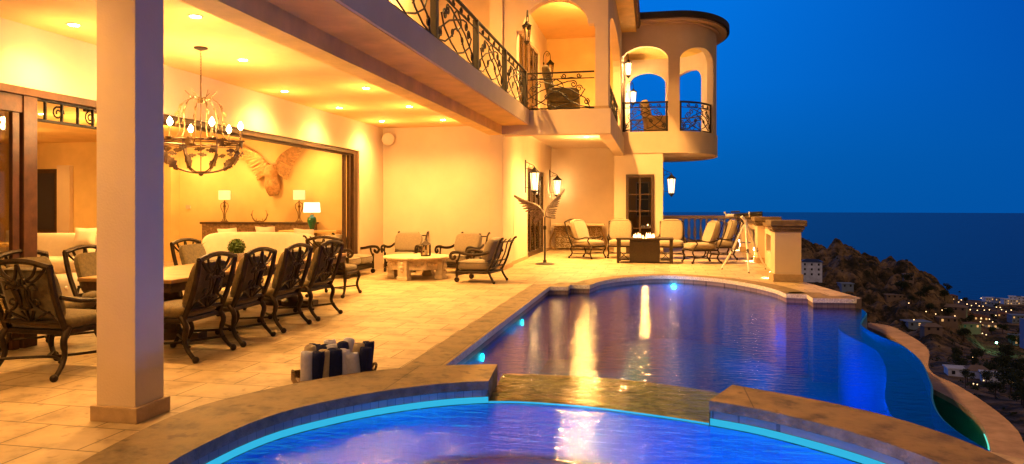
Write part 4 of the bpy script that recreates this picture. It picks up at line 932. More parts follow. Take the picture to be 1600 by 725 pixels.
ft = thing('fire_table', 'brown metal gas fire table with flames, between the patio chairs', 'fire pit table', (-.28, 20.6, 0), .0)
MB().box(-.80, .80, -.42, .42, .66, .715).build('tabletop', 'firemetal', ft, bevel=.006)
MB().box(-.42, .42, -.34, .34, .02, .66).build('cabinet', 'firemetal', ft, bevel=.004)
for s in (-1, 1): MB().box(min(s*.01, s*.40), max(s*.01, s*.40), -.352, -.342, .06, .62).build('cabinet_door', 'firemetal', ft, bevel=.003)
for sx_ in (-1, 1):
    for sy in (-1, 1): MB().box(sx_*.74-.04, sx_*.74+.04, sy*.36-.04, sy*.36+.04, 0, .66).build('leg', 'firemetal', ft, bevel=.004)
    b = MB().box(sx_*.58-.15, sx_*.58+.15, -.35, .35, .08, .12)
    b.tube([(sx_*.70, -.36, .12), (sx_*.46, -.36, .34)], .012, 5); b.tube([(sx_*.46, -.36, .12), (sx_*.70, -.36, .34)], .012, 5); b.build('side_shelf', 'firemetal', ft)
for i in range(26):
    fm = MB()
    x = -.34+.68*random.random(); y = -.08+.16*random.random(); h_ = .06+.09*random.random()
    fm.lathe([(.014, .715), (.024, .73), (.015, .715+h_*.6), (.002, .715+h_)], 6, (x, y, 0)); fm.build('flame', 'flame', ft, True)
lamp('fire_light', 'POINT', (0, 0, .86), 9, (1, .45, .13), ft, .015)

# winged sculpture builder
def feather(b, p, d, n_, L, W, th=.012):
    d = Vector(d).normalized(); n_ = Vector(n_).normalized(); s = d.cross(n_).normalized(); p = Vector(p)
    prof = [(0, .35), (.2, .8), (.5, 1), (.8, .85), (.95, .45), (1, .05)]
    A = [p+d*L*t+s*W*w_*.5-n_*.0 for t, w_ in prof]; B = [p+d*L*t-s*W*w_*.5 for t, w_ in prof]; Cc = [p+d*L*t+n_*th*(1.2-t*.7) for t, w_ in prof]; D = [p+d*L*t-n_*th*.6 for t, w_ in prof]
    b.strip(A, Cc); b.strip(Cc, B); b.strip(A, D); b.strip(D, B)
def wing(b, root, tipdir, facing, span, side, rows=4, nper=13, wfac=1.0):
    root = Vector(root); f = Vector(facing).normalized(); u = Vector(tipdir).normalized(); down = u.cross(f)*side
    down = down.normalized()
    lead = crv([(0, 0), (.18, .10), (.42, .12), (.68, .04), (1.0, -.10)], 8)     # leading edge in (u, up) space
    def P(t): 
        i = min(len(lead)-1, int(t*(len(lead)-1))); return root+u*lead[i].x*span-down*lead[i].y*span
    b.tube([P(i/12)+f*.02 for i in range(13)], [.05*span*(1-.6*i/12)+.006 for i in range(13)], 7)
    for r in range(rows):
        for i in range(nper):
            t = .04+.94*i/(nper-1); L = span*(.16+.11*r)*(1-.25*abs(t-.55))*wfac
            dd = (down*(1.0-.75*t)+u*(.10+1.0*t*t)); feather(b, P(t)+f*(.035-.012*r), dd, f, L, span*.085, .012)
ws_ = thing('winged_stand', 'carved silvery pair of wings on a slim black pole with round base', 'sculpture', (-3.0, 19.4, 0))
MB().lathe([(.001, .0), (.27, .0), (.27, .015), (.22, .03), (.06, .05), (.03, .09), (.001, .09)], 24).build('base', 'iron', ws_, 40)
MB().lathe([(.05, .05), (.05, .10), (.026, .13), (.026, .95), (.04, .98), (.04, 1.05), (.02, 1.08), (.02, 1.30), (.004, 1.33)], 12).build('pole', 'iron', ws_, 40)
b = MB(); wing(b, (-.03, -.04, 1.34), (-1, -.1, .92), (0.1, -1, .1), .74, -1, 5, 14, wfac=.9); b.build('wing', 'feather', ws_, 30)
b = MB(); wing(b, (.07, -.04, 1.32), (.42, .35, 1.0), (-.25, -1, .1), .70, 1, 5, 14, wfac=.7); b.build('wing', 'feather', ws_, 30)

# carved bench/console at the far wall
cc = thing('carved_console', 'low stone topped console with lattice ironwork front against the far wall', 'console', (-2.75, 25.95, 0))
MB().box(-.95, .95, -.32, .30, .90, .98).build('top', 'stone', cc, bevel=.02)
b = MB(); b.box(-.85, .85, .16, .26, .05, .90)
b.build('back_panel', 'stone', cc)
b = MB()
for r in range(4):
    for i in range(9): b.tube([(p, -.24, q) for p, q in spiral(-.76+.19*i, .18+.20*r, .09, .02, (i+r)*1.5, 1.4, 12)], .014, 4)
for z in (.08, .28, .48, .68, .86): b.tube([(-.86, -.24, z), (.86, -.24, z)], .012, 4)
for s in (-1, 1): b.tube(crv([(s*.84, -.24, .88), (s*.90, -.24, .62), (s*1.02, -.24, .36), (s*.98, -.24, .12), (s*.80, -.24, .04)], 5), .03, 6)
b.build('lattice', 'gilt', cc, True)

# telescope on its tripod
te = thing('telescope', 'white and black refractor telescope on a white tripod by the parapet', 'telescope', (2.22, 18.35, 0))
feet = [(1.68-2.22, 18.67-18.35), (2.22-2.22, 17.72-18.35), (2.77-2.22, 18.89-18.35)]
for x, y in feet:
    l = MB(); l.tube([(x*.06, y*.06, 1.14), (x*.55, y*.55, .50)], .030, 6); l.tube([(x*.5, y*.5, .56), (x, y, .03)], .022, 6); lo = l.build('tripod_leg', 'whitem', te)
    MB().tube([(x*.53, y*.53, .555), (x*.59, y*.59, .475)], .030, 8).tube([(x*.975, y*.975, .055), (x*1.0, y*1.0, .0)], .018, 6).build('leg_clamp', 'blackm', lo)
MB().lathe([(.05, 1.10), (.06, 1.14), (.04, 1.18), (.03, 1.28), (.001, 1.30)], 12).tube([(0, 0, 1.24), (-.10, -.05, 1.36)], .040, 8).build('mount', 'whitem', te, 40)
tm_ = MB(); a_ = Vector((.95, -.25, .055)).normalized(); c0 = Vector((-.06, 0, 1.40))
tm_.tube([c0-a_*.22, c0+a_*.14], .042, 14); tm_.build('tube_body', 'blackm', te, 40)
MB().tube([c0+a_*.142, c0+a_*.46], .062, 16).build('dew_shield', 'blackm', te, 40)
MB().tube([c0+a_*.135, c0+a_*.16], .066, 16).build('lens_ring', 'whitem', te, 40)
MB().tube([c0-a_*.22, c0-a_*.42], .034, 12).tube([c0-a_*.40, c0-a_*.45+Vector((0, 0, .10))], .022, 8).build('focuser', 'whitem', te, 40)
MB().tube([c0-a_*.30+Vector((0, 0, .085)), c0-a_*.08+Vector((0, 0, .085))], .018, 8).build('finder_scope', 'blackm', te, 40)
MB().box(-.10, .10, -.10, .10, .70, .712).build('tray', 'blackm', te)

# step lights on the parapet
for (x, y), l in zip(((2.70, 16.62), (2.92, 21.7), (3.10, 27.0)), ('nearest parapet step light, glowing onto the paving beside the front pillar', 'middle parapet step light behind the telescope legs', 'farthest parapet step light near the rear balustrade')):
    t = thing('step_light', l, 'step light', (x-.02, y, .36), 0, 'step lights along the parapet')
    MB().box(-.04, .0, -.035, .035, -.06, .07).build('housing', 'bronze', t, bevel=.006); MB().box(-.046, -.041, -.022, .022, -.05, .03).build('lens', 'lens', t)
    lamp('step_beam', 'SPOT', (-.10, -.05, -.02), 26, (1, .74, .36), t, .03, 110, .7, (0, math.radians(-14), 0))

# speaker in the corner
sp_ = thing('corner_speaker', 'small white round outdoor speaker high in the corner beside the doors', 'speaker', (-6.78, 17.2, 3.36))
q = Vector((.6, -.9, -.25)).normalized()
MB().tube([Vector((0, 0, 0))-q*.12, Vector((0, 0, 0)), q*.10], [.05, .15, .16], 18).build('body', 'stucco', sp_, 40)
MB().tube([q*.101, q*.112], .14, 18).build('grille', 'pot', sp_); MB().tube([-q*.1, -q*.2+Vector((-.06, .08, 0))], .02, 6).build('mount', 'whitem', sp_)

# plants
def leafball(b, c, R, n, s=.03, sq=1.0):
    for i in range(n):
        v = Vector((random.gauss(0, 1), random.gauss(0, 1), random.gauss(0, 1))).normalized()*R*(random.random()**.35); v.z *= sq
        p = Vector(c)+v; a = Vector((random.gauss(0, 1), random.gauss(0, 1), random.gauss(0, 1))).normalized()*s; d = Vector((random.gauss(0, 1), random.gauss(0, 1), random.gauss(0, 1))).normalized()*s*.6
        b.add([p-a, p+d, p+a, p-d], [(0, 1, 2, 3)])
tpn = thing('topiary_pot', 'round green topiary ball in a ribbed cream pot on the dining table', 'potted plant', (-6.0, 9.3, .802))
MB().lathe([(.06, 0), (.085, .02), (.10, .07), (.095, .11), (.085, .12), (.001, .115)], 28, rib=.07).build('pot', 'pot', tpn)
b = MB(); leafball(b, (0, 0, .205), .125, 1500, .016); b.build('foliage', 'leaf', tpn, fix=False)
pl2 = thing('leafy_plant', 'small leafy green plant behind the dining chair, right of the column', 'potted plant', (-7.95, 11.0, 0))
MB().lathe([(.10, 0), (.14, .1), (.16, .72), (.15, .74), (.001, .70)], 20).build('pot', 'pot', pl2, 40)
b = MB()
for i in range(26):
    a = random.random()*2*PI; leafshape(b, (.03*math.cos(a), .03*math.sin(a), .72), (math.cos(a), math.sin(a), .3+random.random()*1.0), (0, 0, 1), .22+.1*random.random(), .07)
b.build('foliage', 'leaf', pl2)

# rolled towels in a low basket
tb = thing('towel_basket', 'low wicker basket behind the spa rim holding rolled towels', 'basket', (-2.86, 5.98, 0), .62)
MB().box(-.34, .34, -.22, .22, 0, .02).box(-.36, -.34, -.23, .23, 0, .09).box(.34, .36, -.23, .23, 0, .09).box(-.36, .36, -.24, -.22, 0, .09).box(-.36, .36, .22, .24, 0, .09).build('body', 'wicker', tb, bevel=.004)
for s in (-1, 1): MB().tube(crv([(s*.35, -.06, .08), (s*.37, -.04, .13), (s*.37, .04, .13), (s*.35, .06, .08)], 4), .012, 6).build('handle', 'wicker', tb)
ct, stn = math.cos(.62), math.sin(.62)
towels = [(-.33, -.17, 'w', 'pale'), (-.24, -.18, 'n', 'navy'), (-.15, -.18, 'b', 'cream'), (-.04, -.18, 'n', 'wide navy'), (.08, -.17, 'w', 'lilac'), (.18, -.18, 'w', 'short pale'), (.29, -.17, 'n', 'navy'),
          (-.28, .03, 'b', 'cream'), (-.16, .04, 'n', 'navy'), (-.02, .04, 'w', 'pale'), (.12, .04, 'n', 'navy'), (.24, .04, 'b', 'cream'), (.34, .03, 'n', 'navy'), (-.20, .18, 'n', 'navy'), (.0, .19, 'w', 'pale'), (.20, .18, 'w', 'pale')]
names_t = ['pale lilac rolled towel at the left front corner of the basket', 'slim navy rolled towel next to the leftmost pale one', 'narrow cream rolled towel between two navy ones in the front row', 'widest navy rolled towel in the front row of the basket', 'lilac rolled towel right of the widest navy one', 'short pale rolled towel in the middle of the front row', 'navy rolled towel at the right end of the front row',
           'cream rolled towel in the middle row, far left', 'navy rolled towel in the middle row behind the cream strip', 'pale rolled towel in the middle row centre', 'navy rolled towel in the middle row, right of the pale one', 'cream rolled towel peeping over the right of the basket', 'navy rolled towel at the right end of the middle row', 'navy rolled towel at the back left of the basket', 'pale rolled towel at the back of the basket, centre', 'pale rolled towel at the back right of the basket']
for (x, y, c_, _), l in zip(towels, names_t):
    hh = .31-.02*abs(hash((x, y)) % 3)*.5 + (0 if y < 0 else .02); r = .056 if 'wide' not in _ else .075
    if 'short' in _: hh = .26; r = .066
    t = thing('rolled_towel', l, 'rolled towel', (-2.86+x*.80*ct-y*.80*stn, 5.98+x*.80*stn+y*.80*ct, .02), random.random()*6, 'rolled towels in the basket')
    b = MB(); n_ = 26; sp1 = [( (r*(1-.8*i/60))*math.cos(i*.42), (r*(1-.8*i/60))*math.sin(i*.42)) for i in range(61)]
    lean = (random.uniform(-.005, .045), random.uniform(-.02, .02))
    m_ = len(sp1); rows = []
    for q_ in range(8):
        f_ = q_/7; sc2 = 1+.03*math.sin(f_*PI)-(.08 if q_ == 7 else 0)
        rows += [(px*sc2+lean[0]*f_, py*sc2+lean[1]*f_, hh*f_+(.006*math.sin(i*.9) if q_ == 7 else 0)) for i, (px, py) in enumerate(sp1)]
    b.add(rows, [(q_*m_+i, q_*m_+i+1, (q_+1)*m_+i+1, (q_+1)*m_+i) for q_ in range(7) for i in range(m_-1)])
    o = b.build('roll', 'towel_'+c_, t, 60, fix=False); sm = o.modifiers.new('solid', 'SOLIDIFY'); sm.thickness = .012; sm.offset = 0

# ================================================================== LIVING ROOM
sb = thing('sideboard', 'long carved dark sideboard against the living room back wall', 'sideboard', (-11.17, 18.42, 0))
MB().box(-1.75, 1.75, -.24, .24, 1.10, 1.16).build('top', 'dkwood', sb, bevel=.01)
M['carvedwood'] = mat('carved_grey_wood', (.20, .12, .06), .7, var=.5, vs=14, bump=1.0, bs=30)
MB().box(-1.70, 1.70, -.20, .22, .12, 1.10).build('body', 'carvedwood', sb)
for i in range(6): MB().box(-1.68+i*.565, -1.14+i*.565, -.215, -.203, .18, 1.05).build('panel_door', 'carvedwood', sb, bevel=.01)
for s in (-1, 1): MB().box(s*1.66-.04, s*1.66+.04, -.2, .2, 0, .12).build('leg', 'dkwood', sb)
def tall_lamp(x, l):
    t = thing('table_lamp', l, 'table lamp', (x, 18.40, 1.16), 0, 'matching tall lamps on the sideboard')
    b = MB().lathe([(.001, 0), (.10, 0), (.11, .02), (.05, .05), (.001, .05)], 16)
    for i in range(4):
        a = i*PI/2+.4; b.tube([(r*math.cos(a), r*math.sin(a), z) for r, z in [(v.x, v.y) for v in crv([(.10, .0), (.03, .10), (.035, .25), (.10, .42), (.09, .52), (.03, .56), (.01, .60)], 4)]], .010, 5)
    b.tube([(0, 0, .1), (0, 0, .66)], .010, 6); b.ball((0, 0, .45), .04); b.build('scroll_base', 'gilt', t, True)
    MB().lathe([(.165, .64), (.165, .91)], 24).build('lamp_shade', 'shade', t, True, fix=False)
    o = t.children if False else None
    lamp('shade_light', 'POINT', (0, -.0, .78), 9, WARM2, t, .06); return t
for ob in bpy.data.objects: pass
tall_lamp(-12.26, 'tall scrolled lamp with drum shade at the left end of the sideboard'); tall_lamp(-9.90, 'tall scrolled lamp with drum shade at the right end of the sideboard')
b_open = None
gl = thing('green_lamp', 'green glazed ceramic lamp with bright white shade behind the sofa', 'table lamp', (-8.94, 17.3, .97))
MB().lathe([(.07, 0), (.075, .02), (.06, .04), (.10, .14), (.125, .26), (.11, .34), (.05, .38), (.045, .42), (.001, .42)], 24).build('base', 'green', gl, True)
MB().lathe([(.012, .42), (.012, .50)], 8).build('stem', 'gilt', gl)
MB().lathe([(.22, .48), (.20, .74)], 28).build('lamp_shade', 'shade2', gl, True, fix=False)
lamp('shade_light', 'POINT', (0, 0, .60), 7, (1, .72, .36), gl, .06)
ct_ = thing('console_table', 'narrow wooden console table behind the long white sofa', 'console table', (-8.9, 17.3, 0))
MB().box(-.9, .75, -.20, .20, .91, .97).build('top', 'stucco_room', ct_, bevel=.01)
for sx_ in (-.85, .70):
    for sy in (-.16, .16): MB().box(sx_-.03, sx_+.03, sy-.03, sy+.03, 0, .91).build('leg', 'stucco_room', ct_)
hw_ = thing('eagle_carving', 'carved figure with spread feathered wings mounted high on the living room wall', 'wall sculpture', (-10.85, 18.55, 2.5))
b = MB(); wing(b, (-.12, 0, .12), (-.80, -.1, .85), (0, -1, 0), 1.12, -1, 4, 15, .9); b.build('wing', 'feather2', hw_, 30)
b = MB(); wing(b, (.14, 0, .12), (.80, -.1, .90), (0, -1, 0), 1.15, 1, 4, 15, .9); b.build('wing', 'feather2', hw_, 30)
b = MB(); b.tube(crv([(-.02, 0, .28), (0, -.03, .12), (.03, -.04, -.1), (.06, -.04, -.35), (.10, -.02, -.58)], 4), [.12, .15, .17, .18, .19, .2, .2, .19, .18, .19, .2, .21, .2, .19, .17, .15, .12], 12); b.ball((-.12, -.04, .28), .10); b.ball((.14, -.04, .30), .08); b.build('torso', 'feather2', hw_, True)
an = thing('antler_ornament', 'small curved antler ornament on the middle of the sideboard', 'ornament', (-11.14, 18.40, 1.16))
b = MB()
for s in (-1, 1):
    b.tube(crv([(0, 0, .03), (s*.12, 0, .02), (s*.22, 0, .12), (s*.24, 0, .24), (s*.20, 0, .34)], 4), [.02]*8+[.014]*5+[.008]*4, 6); b.tube([(s*.22, 0, .14), (s*.28, 0, .22)], .009, 5); b.tube([(s*.10, 0, .02), (s*.10, 0, .10)], .008, 5)
b.build('antlers', 'gilt', an, True)
ths = MB().box(-13.72, -13.58, 18.66, 18.70, 1.53, 1.65).build('thermostat', 'pot'); tag(ths, 'small thermostat panel on the back wall left of the sideboard', 'thermostat')
def sofa(name, loc, rz, L, label, back=.95, tuft=False, npil=3):
    t = thing(name, label, 'sofa', loc, rz)
    MB().cush(T(0, 0, .28), L, .95, .36, e=.25).build('seat', 'white', t, True)
    MB().cush(T(0, .40, .60), L, .28, back*.78, e=.4, nu=32, nv=12).build('backrest', 'white', t, True)
    for s in (-1, 1): MB().tube([(s*(L/2-.08), -.42, .60), (s*(L/2-.08), .42, .62)], .12, 14).box(min(s*(L/2-.16), s*(L/2)), max(s*(L/2-.16), s*(L/2)), -.42, .42, .1, .6).build('arm', 'white', t, 40)
    if tuft:
        b = MB()
        for i in range(10):
            for j in range(2): b.ball((-L/2+.25+(L-.5)*i/9, -.44, .22+.14*j), .035, 8, 5)
        b.build('tufting', 'white', t, True)
    for k_ in range(npil):
        p = T(-L*.33+L*.66*k_/max(1, npil-1), .16, .86+.05*(k_ % 2), rx=-.3, ry=.06*(k_-1))
        b = MB(); n_ = 8; vs = []
        for i in range(n_+1):
            for j in range(n_+1):
                u_, v_ = -1+2*i/n_, -1+2*j/n_; th_ = (1-u_**4)*(1-v_**4); pin = 1-.10*(1-abs(u_*v_)); vs.append((u_*.27*pin, v_*.22*pin, th_))
        V = [p @ Vector((a, -.07*c__, b__)) for a, b__, c__ in vs]+[p @ Vector((a, .07*c__, b__)) for a, b__, c__ in vs]; m2 = (n_+1)**2
        fs = [(i*(n_+1)+j, i*(n_+1)+j+1, (i+1)*(n_+1)+j+1, (i+1)*(n_+1)+j) for i in range(n_) for j in range(n_)]
        b.add(V, fs+[tuple(m2+q_ for q_ in reversed(f_)) for f_ in fs])
        pw = b.build('throw_pillow', 'white', None, True)
        pw.parent = t
    return t
sofa('white_sofa', (-9.35, 15.9, 0), PI+.0, 3.1, 'long white sofa with its rounded back toward the terrace', 1.0)
sofa('tufted_sofa', (-13.6, 13.6, 0), .15, 2.5, 'white tufted sofa with rolled arms and pillows, left of the column', 1.0, True, 2)
ot = thing('tufted_ottoman', 'cream tufted ottoman behind the left dining chairs', 'ottoman', (-8.6, 9.2, 0))
MB().cush(T(0, 0, .34), 1.1, .9, .46, e=.3).build('seat', 'white', ot, True)
b = MB(); [b.ball((-.45+.22*i, -.45, .30+.12*(i % 2)), .03, 8, 5) for i in range(5)]; b.build('tufting', 'white', ot, True)
for sx_ in (-.45, .45): MB().lathe([(.04, 0), (.05, .12)], 8, (sx_, -.35, 0)).build('leg', 'dkwood', ot)
sd_ = thing('side_table', 'pale side table beside the tufted sofa near the inner door', 'side table', (-13.1, 11.8, 0))
MB().box(-.8, .5, -.3, .3, .80, .87).build('top', 'stucco_room', sd_, bevel=.01); MB().box(-.7, .4, -.25, .25, .0, .80).build('cabinet', 'white', sd_)
wc = thing('wall_candelabra', 'tall dark arched iron candelabra against the living room wall beside the column', 'candelabra', (-15.6, 18.15, 0))
b = MB()
for s in (-1, 1): b.tube(crv([(s*.35, 0, .05), (s*.34, 0, 1.2), (s*.32, 0, 2.2), (s*.20, 0, 2.65), (0, 0, 2.8)], 5), .035, 6)
for z in (.4, 1.0, 1.6, 2.2): b.tube([(-.34, 0, z), (.34, 0, z)], .02, 5); b.tube([(p, 0, q_) for p, q_ in spiral(0, z+.25, .16, .03, 0, 1.5)], .02, 5)
b.build('frame', 'iron', wc, True)
bpy.data.objects['living_room_wall']
ds = MB().box(-14.35, -14.05, 18.24, 18.295, 3.1, 3.4).build('wall_vent', 'dkwood'); tag(ds, 'small dark square speaker high on the living room wall', 'wall speaker')

# ================================================================== SEA, HILLSIDE AND TOWN
SEA = -118.5
b = MB(); n = 96; b.add([(16400*math.cos(2*PI*i/n), 16400*math.sin(2*PI*i/n), SEA) for i in range(n)], [tuple(range(n))])
msea = mat('sea_surface', (.001, .010, .040), .30, var=.0, spec=.22)
t_ = msea.node_tree; bs_ = t_.nodes['Principled BSDF']; tcn = nn(t_, 'ShaderNodeTexCoord'); n1 = nn(t_, 'ShaderNodeTexNoise'); n1.inputs['Scale'].default_value = .05; n1.inputs['Detail'].default_value = 4
t_.links.new(tcn.outputs['Object'], n1.inputs['Vector']); bp_ = nn(t_, 'ShaderNodeBump'); bp_.inputs['Strength'].default_value = .5; bp_.inputs['Distance'].default_value = 2.5; t_.links.new(n1.outputs[0], bp_.inputs['Height']); t_.links.new(bp_.outputs[0], bs_.inputs['Normal'])
M['sea'] = msea
tag(b.build('sea', 'sea'), kind='structure')
base = [(6, -5.5), (12, -6.5), (30, -11), (60, -19), (150, -43), (300, -64), (500, -81), (800, -101), (1082, -118.5), (1250, -126), (1500, -135)]
def zb(d):
    for (a, za), (c, zc) in zip(base, base[1:]):
        if d <= c: f_ = max(0, (d-a)/(c-a)); return za+(zc-za)*f_
    return base[-1][1]
ridge = [(-60, 20), (-20, 30), (0, 48), (8, 55), (11.0, 58), (12.55, 54), (14.26, 55.5), (15.3, 49.5), (16.5, 45), (17.9, 46), (18.75, 41), (19.6, 33), (20.4, 22), (21.2, 10), (22.5, 0), (90, 0)]
def rh(a):
    for (p, zp), (q_, zq) in zip(ridge, ridge[1:]):
        if a <= q_: return zp+(zq-zp)*max(0, (a-p)/(q_-p))
    return 0
def N3(x, y, s, k=0): return noise.noise(Vector((x/s+k, y/s-k, k*.7)))
def terr(a, d):
    ar_ = math.radians(a); x, y = d*math.sin(ar_), d*math.cos(ar_); z = zb(d)
    wgt = math.exp(-((d-600)/125)**2) if d > 600 else math.exp(-((d-600)/170)**2)
    h_ = (rh(a)*1.06)*wgt; z += h_
    rk = min(1, h_/12)
    rough = (abs(N3(x, y, 45, 1))*14+abs(N3(x, y, 20, 3))*9+abs(N3(x, y, 9, 5))*8+abs(N3(x, y, 4.5, 7))*3)-10
    z += rk*rough*1.05
    if d > 60: z += (1-rk)*(N3(x, y, 90, 2)*min(10, d*.03)+N3(x, y, 30, 4)*min(3, d*.01))*(0 if d > 1000 else 1)
    return Vector((x, y, z))
rows_ = [6*(1500/6)**(i/210) for i in range(211)]
rows_ = sorted([r for r in rows_ if not 430 < r < 760]+[430+2.6*i for i in range(128)])
cols_ = [-75+i*1.25 for i in range(66)]+[7.5+i*.06 for i in range(1, 250)]+[22.5+i*.25 for i in range(60)]+[38+i*2.0 for i in range(36)]
vs = []; 
for r in rows_:
    for a in cols_: vs.append(terr(a, r))
nc = len(cols_); fs = [(i*nc+j, i*nc+j+1, (i+1)*nc+j+1, (i+1)*nc+j) for i in range(len(rows_)-1) for j in range(nc-1)]
b = MB().add(vs, fs)
mt = mat('hillside_rock_and_scrub', (.10, .055, .03), .95, var=.1)
t_ = mt.node_tree; bs_ = t_.nodes['Principled BSDF']
for l in list(bs_.inputs['Base Color'].links): t_.links.remove(l)
tcn = nn(t_, 'ShaderNodeTexCoord'); n1 = nn(t_, 'ShaderNodeTexNoise'); n1.inputs['Scale'].default_value = .09; n1.inputs['Detail'].default_value = 9; n1.inputs['Roughness'].default_value = .7; t_.links.new(tcn.outputs['Object'], n1.inputs['Vector'])
vo = nn(t_, 'ShaderNodeTexVoronoi'); vo.inputs['Scale'].default_value = .16; t_.links.new(tcn.outputs['Object'], vo.inputs['Vector'])
rr = nn(t_, 'ShaderNodeValToRGB'); ramp(rr, [(.36, (.018, .016, .008)), (.46, (.06, .043, .028)), (.54, (.24, .15, .09)), (.66, (.42, .28, .18)), (.8, (.52, .38, .27))]); t_.links.new(n1.outputs[0], rr.inputs[0]); t_.links.new(rr.outputs[0], bs_.inputs['Base Color'])
ma = nn(t_, 'ShaderNodeMath', operation='ADD'); t_.links.new(n1.outputs[0], ma.inputs[0]); t_.links.new(vo.outputs['Distance'], ma.inputs[1])
bp_ = nn(t_, 'ShaderNodeBump'); bp_.inputs['Strength'].default_value = 1; bp_.inputs['Distance'].default_value = 5; t_.links.new(ma.outputs[0], bp_.inputs['Height']); t_.links.new(bp_.outputs[0], bs_.inputs['Normal'])
M['hill'] = mt
tag(b.build('hillside_terrain', 'hill', None, True, fix=False), kind='structure')
def hit(x, y):                       # ground point seen at a photo pixel
    r = (x-800)/F; dr = Vector((C_*r-S_, S_*r+C_, -(y-Y0)/F)); hl = math.hypot(dr.x, dr.y); a = math.degrees(math.atan2(dr.x, dr.y)); d = 25.0
    while d < 1400:
        p = terr(a, d); zr = EYE+dr.z/hl*d
        if p.z >= zr: return p, d
        d *= 1.01
    return terr(a, 1050), 1050
def house(px, py, w, dep, h, wallm, label, rz=0, roof='flat', roofm='houseR', lit=1, storeys=1, pool=False, group='houses on the hillside below'):
    p, d = hit(px, py); t = thing('house', label, 'house', (p.x, p.y, p.z-.5), rz, group)
    hh = h*storeys+.5; MB().box(-w/2, w/2, -dep/2, dep/2, -3, hh).build('wall', wallm, t)
    if roof == 'flat': MB().box(-w/2-.4, w/2+.4, -dep/2-.4, dep/2+.4, hh, hh+.45).build('roof', wallm, t)
    else:
        r_ = MB(); e = .6; r_.add([(-w/2-e, -dep/2-e, hh), (w/2+e, -dep/2-e, hh), (w/2+e, dep/2+e, hh), (-w/2-e, dep/2+e, hh), (-w/4, 0, hh+h*.55), (w/4, 0, hh+h*.55)], [(0, 1, 5, 4), (1, 2, 5), (2, 3, 4, 5), (3, 0, 4), (3, 2, 1, 0)]); r_.build('roof', roofm, t)
    nw = max(2, int(w/3.2))
    for s in range(storeys):
        for i in range(nw):
            x = -w/2+w*(i+.5)/nw; z = .9+.5+s*h; m_ = 'lit' if (lit and random.random() < lit*.4) else 'houseD'
            MB().box(x-.55, x+.55, -dep/2-.05, -dep/2+.02, z, z+1.3).build('window', m_, t)
    return t
W_ = ['white', 'blue grey', 'tan']
H = [
 (1268, 437, 15, 11, 3.6, 'houseW', 'white three storey house with dark hipped roof just right of the front pillar', 'hip', 'houseD', .0, 3),
 (1321, 452, 9, 8, 3, 'houseB', 'small blue roofed hut in the scrub right of the pillar base', 'flat', None, 0, 1),
 (1395, 470, 12, 7, 2.4, 'houseT', 'long low grey house nearest beyond the pool edge on the slope', 'flat', None, .2, 1),
 (1419, 441, 7, 5, 2.6, 'houseT', 'pale ruin-like house standing alone on the rocky slope', 'flat', None, 0, 2),
 (1483, 444, 22, 10, 3.4, 'houseT', 'tan beachfront house with reddish roof where the rocky hill meets the sea', 'hip', 'houseR', .4, 2),
 (1508, 449, 24, 10, 3.4, 'houseT', 'long tan house beside the reddish roofed beachfront one', 'flat', None, .5, 1),
 (1546, 446, 16, 9, 3.4, 'houseW', 'white waterfront house in the middle of the shore row', 'flat', None, .6, 2),
 (1560, 444, 14, 9, 3.4, 'houseB', 'bluish waterfront house right of the white one on the shore', 'flat', None, .5, 2),
 (1585, 440, 15, 10, 3.6, 'houseW', 'tall pale apartment block at the right end of the shore', 'flat', None, .4, 3),
 (1598, 443, 15, 10, 3.6, 'houseW', 'pale block cut by the right edge of the picture on the shore', 'flat', None, .4, 3),
 (1541, 457, 16, 9, 3.4, 'houseB', 'blue lit pool house below the shore row', 'flat', None, .7, 1),
 (1574, 462, 26, 9, 3.4, 'houseT', 'wide house with domed roof below the shore row at the right', 'hip', 'houseW', .4, 1),
 (1546, 476, 20, 9, 3.4, 'houseB', 'long low blue lit terrace house at mid slope', 'flat', None, .8, 1),
 (1577, 476, 20, 10, 3.6, 'houseW', 'pale blue lit two storey house right of the long low one', 'flat', None, .6, 2),
 (1590, 505, 16, 10, 3.6, 'houseB', 'blue grey two storey villa near the right edge at mid slope', 'flat', None, .3, 2),
 (1484, 489, 22, 10, 3.0, 'houseT', 'brown hipped roof house in the dark above the lit courtyard', 'hip', 'houseT', .2, 1),
 (1524, 500, 20, 9, 3.2, 'houseT', 'warm lit courtyard house ringed by lamps', 'hip', 'houseR', 1.0, 1),
 (1513, 513, 14, 8, 3.0, 'houseT', 'small warm lit house below the courtyard', 'flat', None, 1.0, 1),
 (1545, 512, 14, 8, 3.0, 'houseW', 'small pale house right of the courtyard lamps', 'hip', 'houseT', .9, 1),
 (1568, 496, 13, 8, 3.0, 'houseT', 'warm windowed house right of the courtyard house', 'hip', 'houseR', 1.0, 1),
 (1431, 511, 15, 9, 3.0, 'houseB', 'purple grey flat roofed house in the dark gully left', 'flat', None, .3, 1),
 (1455, 522, 10, 7, 3.0, 'houseT', 'dim small house left of the green lamp gully', 'hip', 'houseT', .3, 1),
 (1478, 505, 12, 8, 3.0, 'houseT', 'dim tan house just below the brown hipped roof', 'flat', None, .4, 1),
 (1503, 588, 13, 7, 3.2, 'houseW', 'white house with lit doorway beyond the curved kerb, left one', 'flat', None, .8, 1),
 (1526, 592, 9, 7, 3.4, 'houseW', 'narrow white house with hipped roof in the middle of the near group', 'hip', 'houseT', 1.0, 1),
 (1560, 597, 13, 7, 3.2, 'houseW', 'wide white house right of the palm, nearest group', 'flat', None, .6, 1),
 (1590, 540, 10, 8, 3.2, 'houseB', 'dark blue block at the right edge above the ochre wall', 'flat', None, .2, 2)]
for (x, y, w_, dp, h_, m_, l, rf, rm, li, stn_) in H:
    house(x, y, w_*.8, dp*.8, h_*.85, m_, l, random.uniform(-.5, .2), rf, rm or 'houseR', li, stn_)
p = G(1594, 612, -14.0)
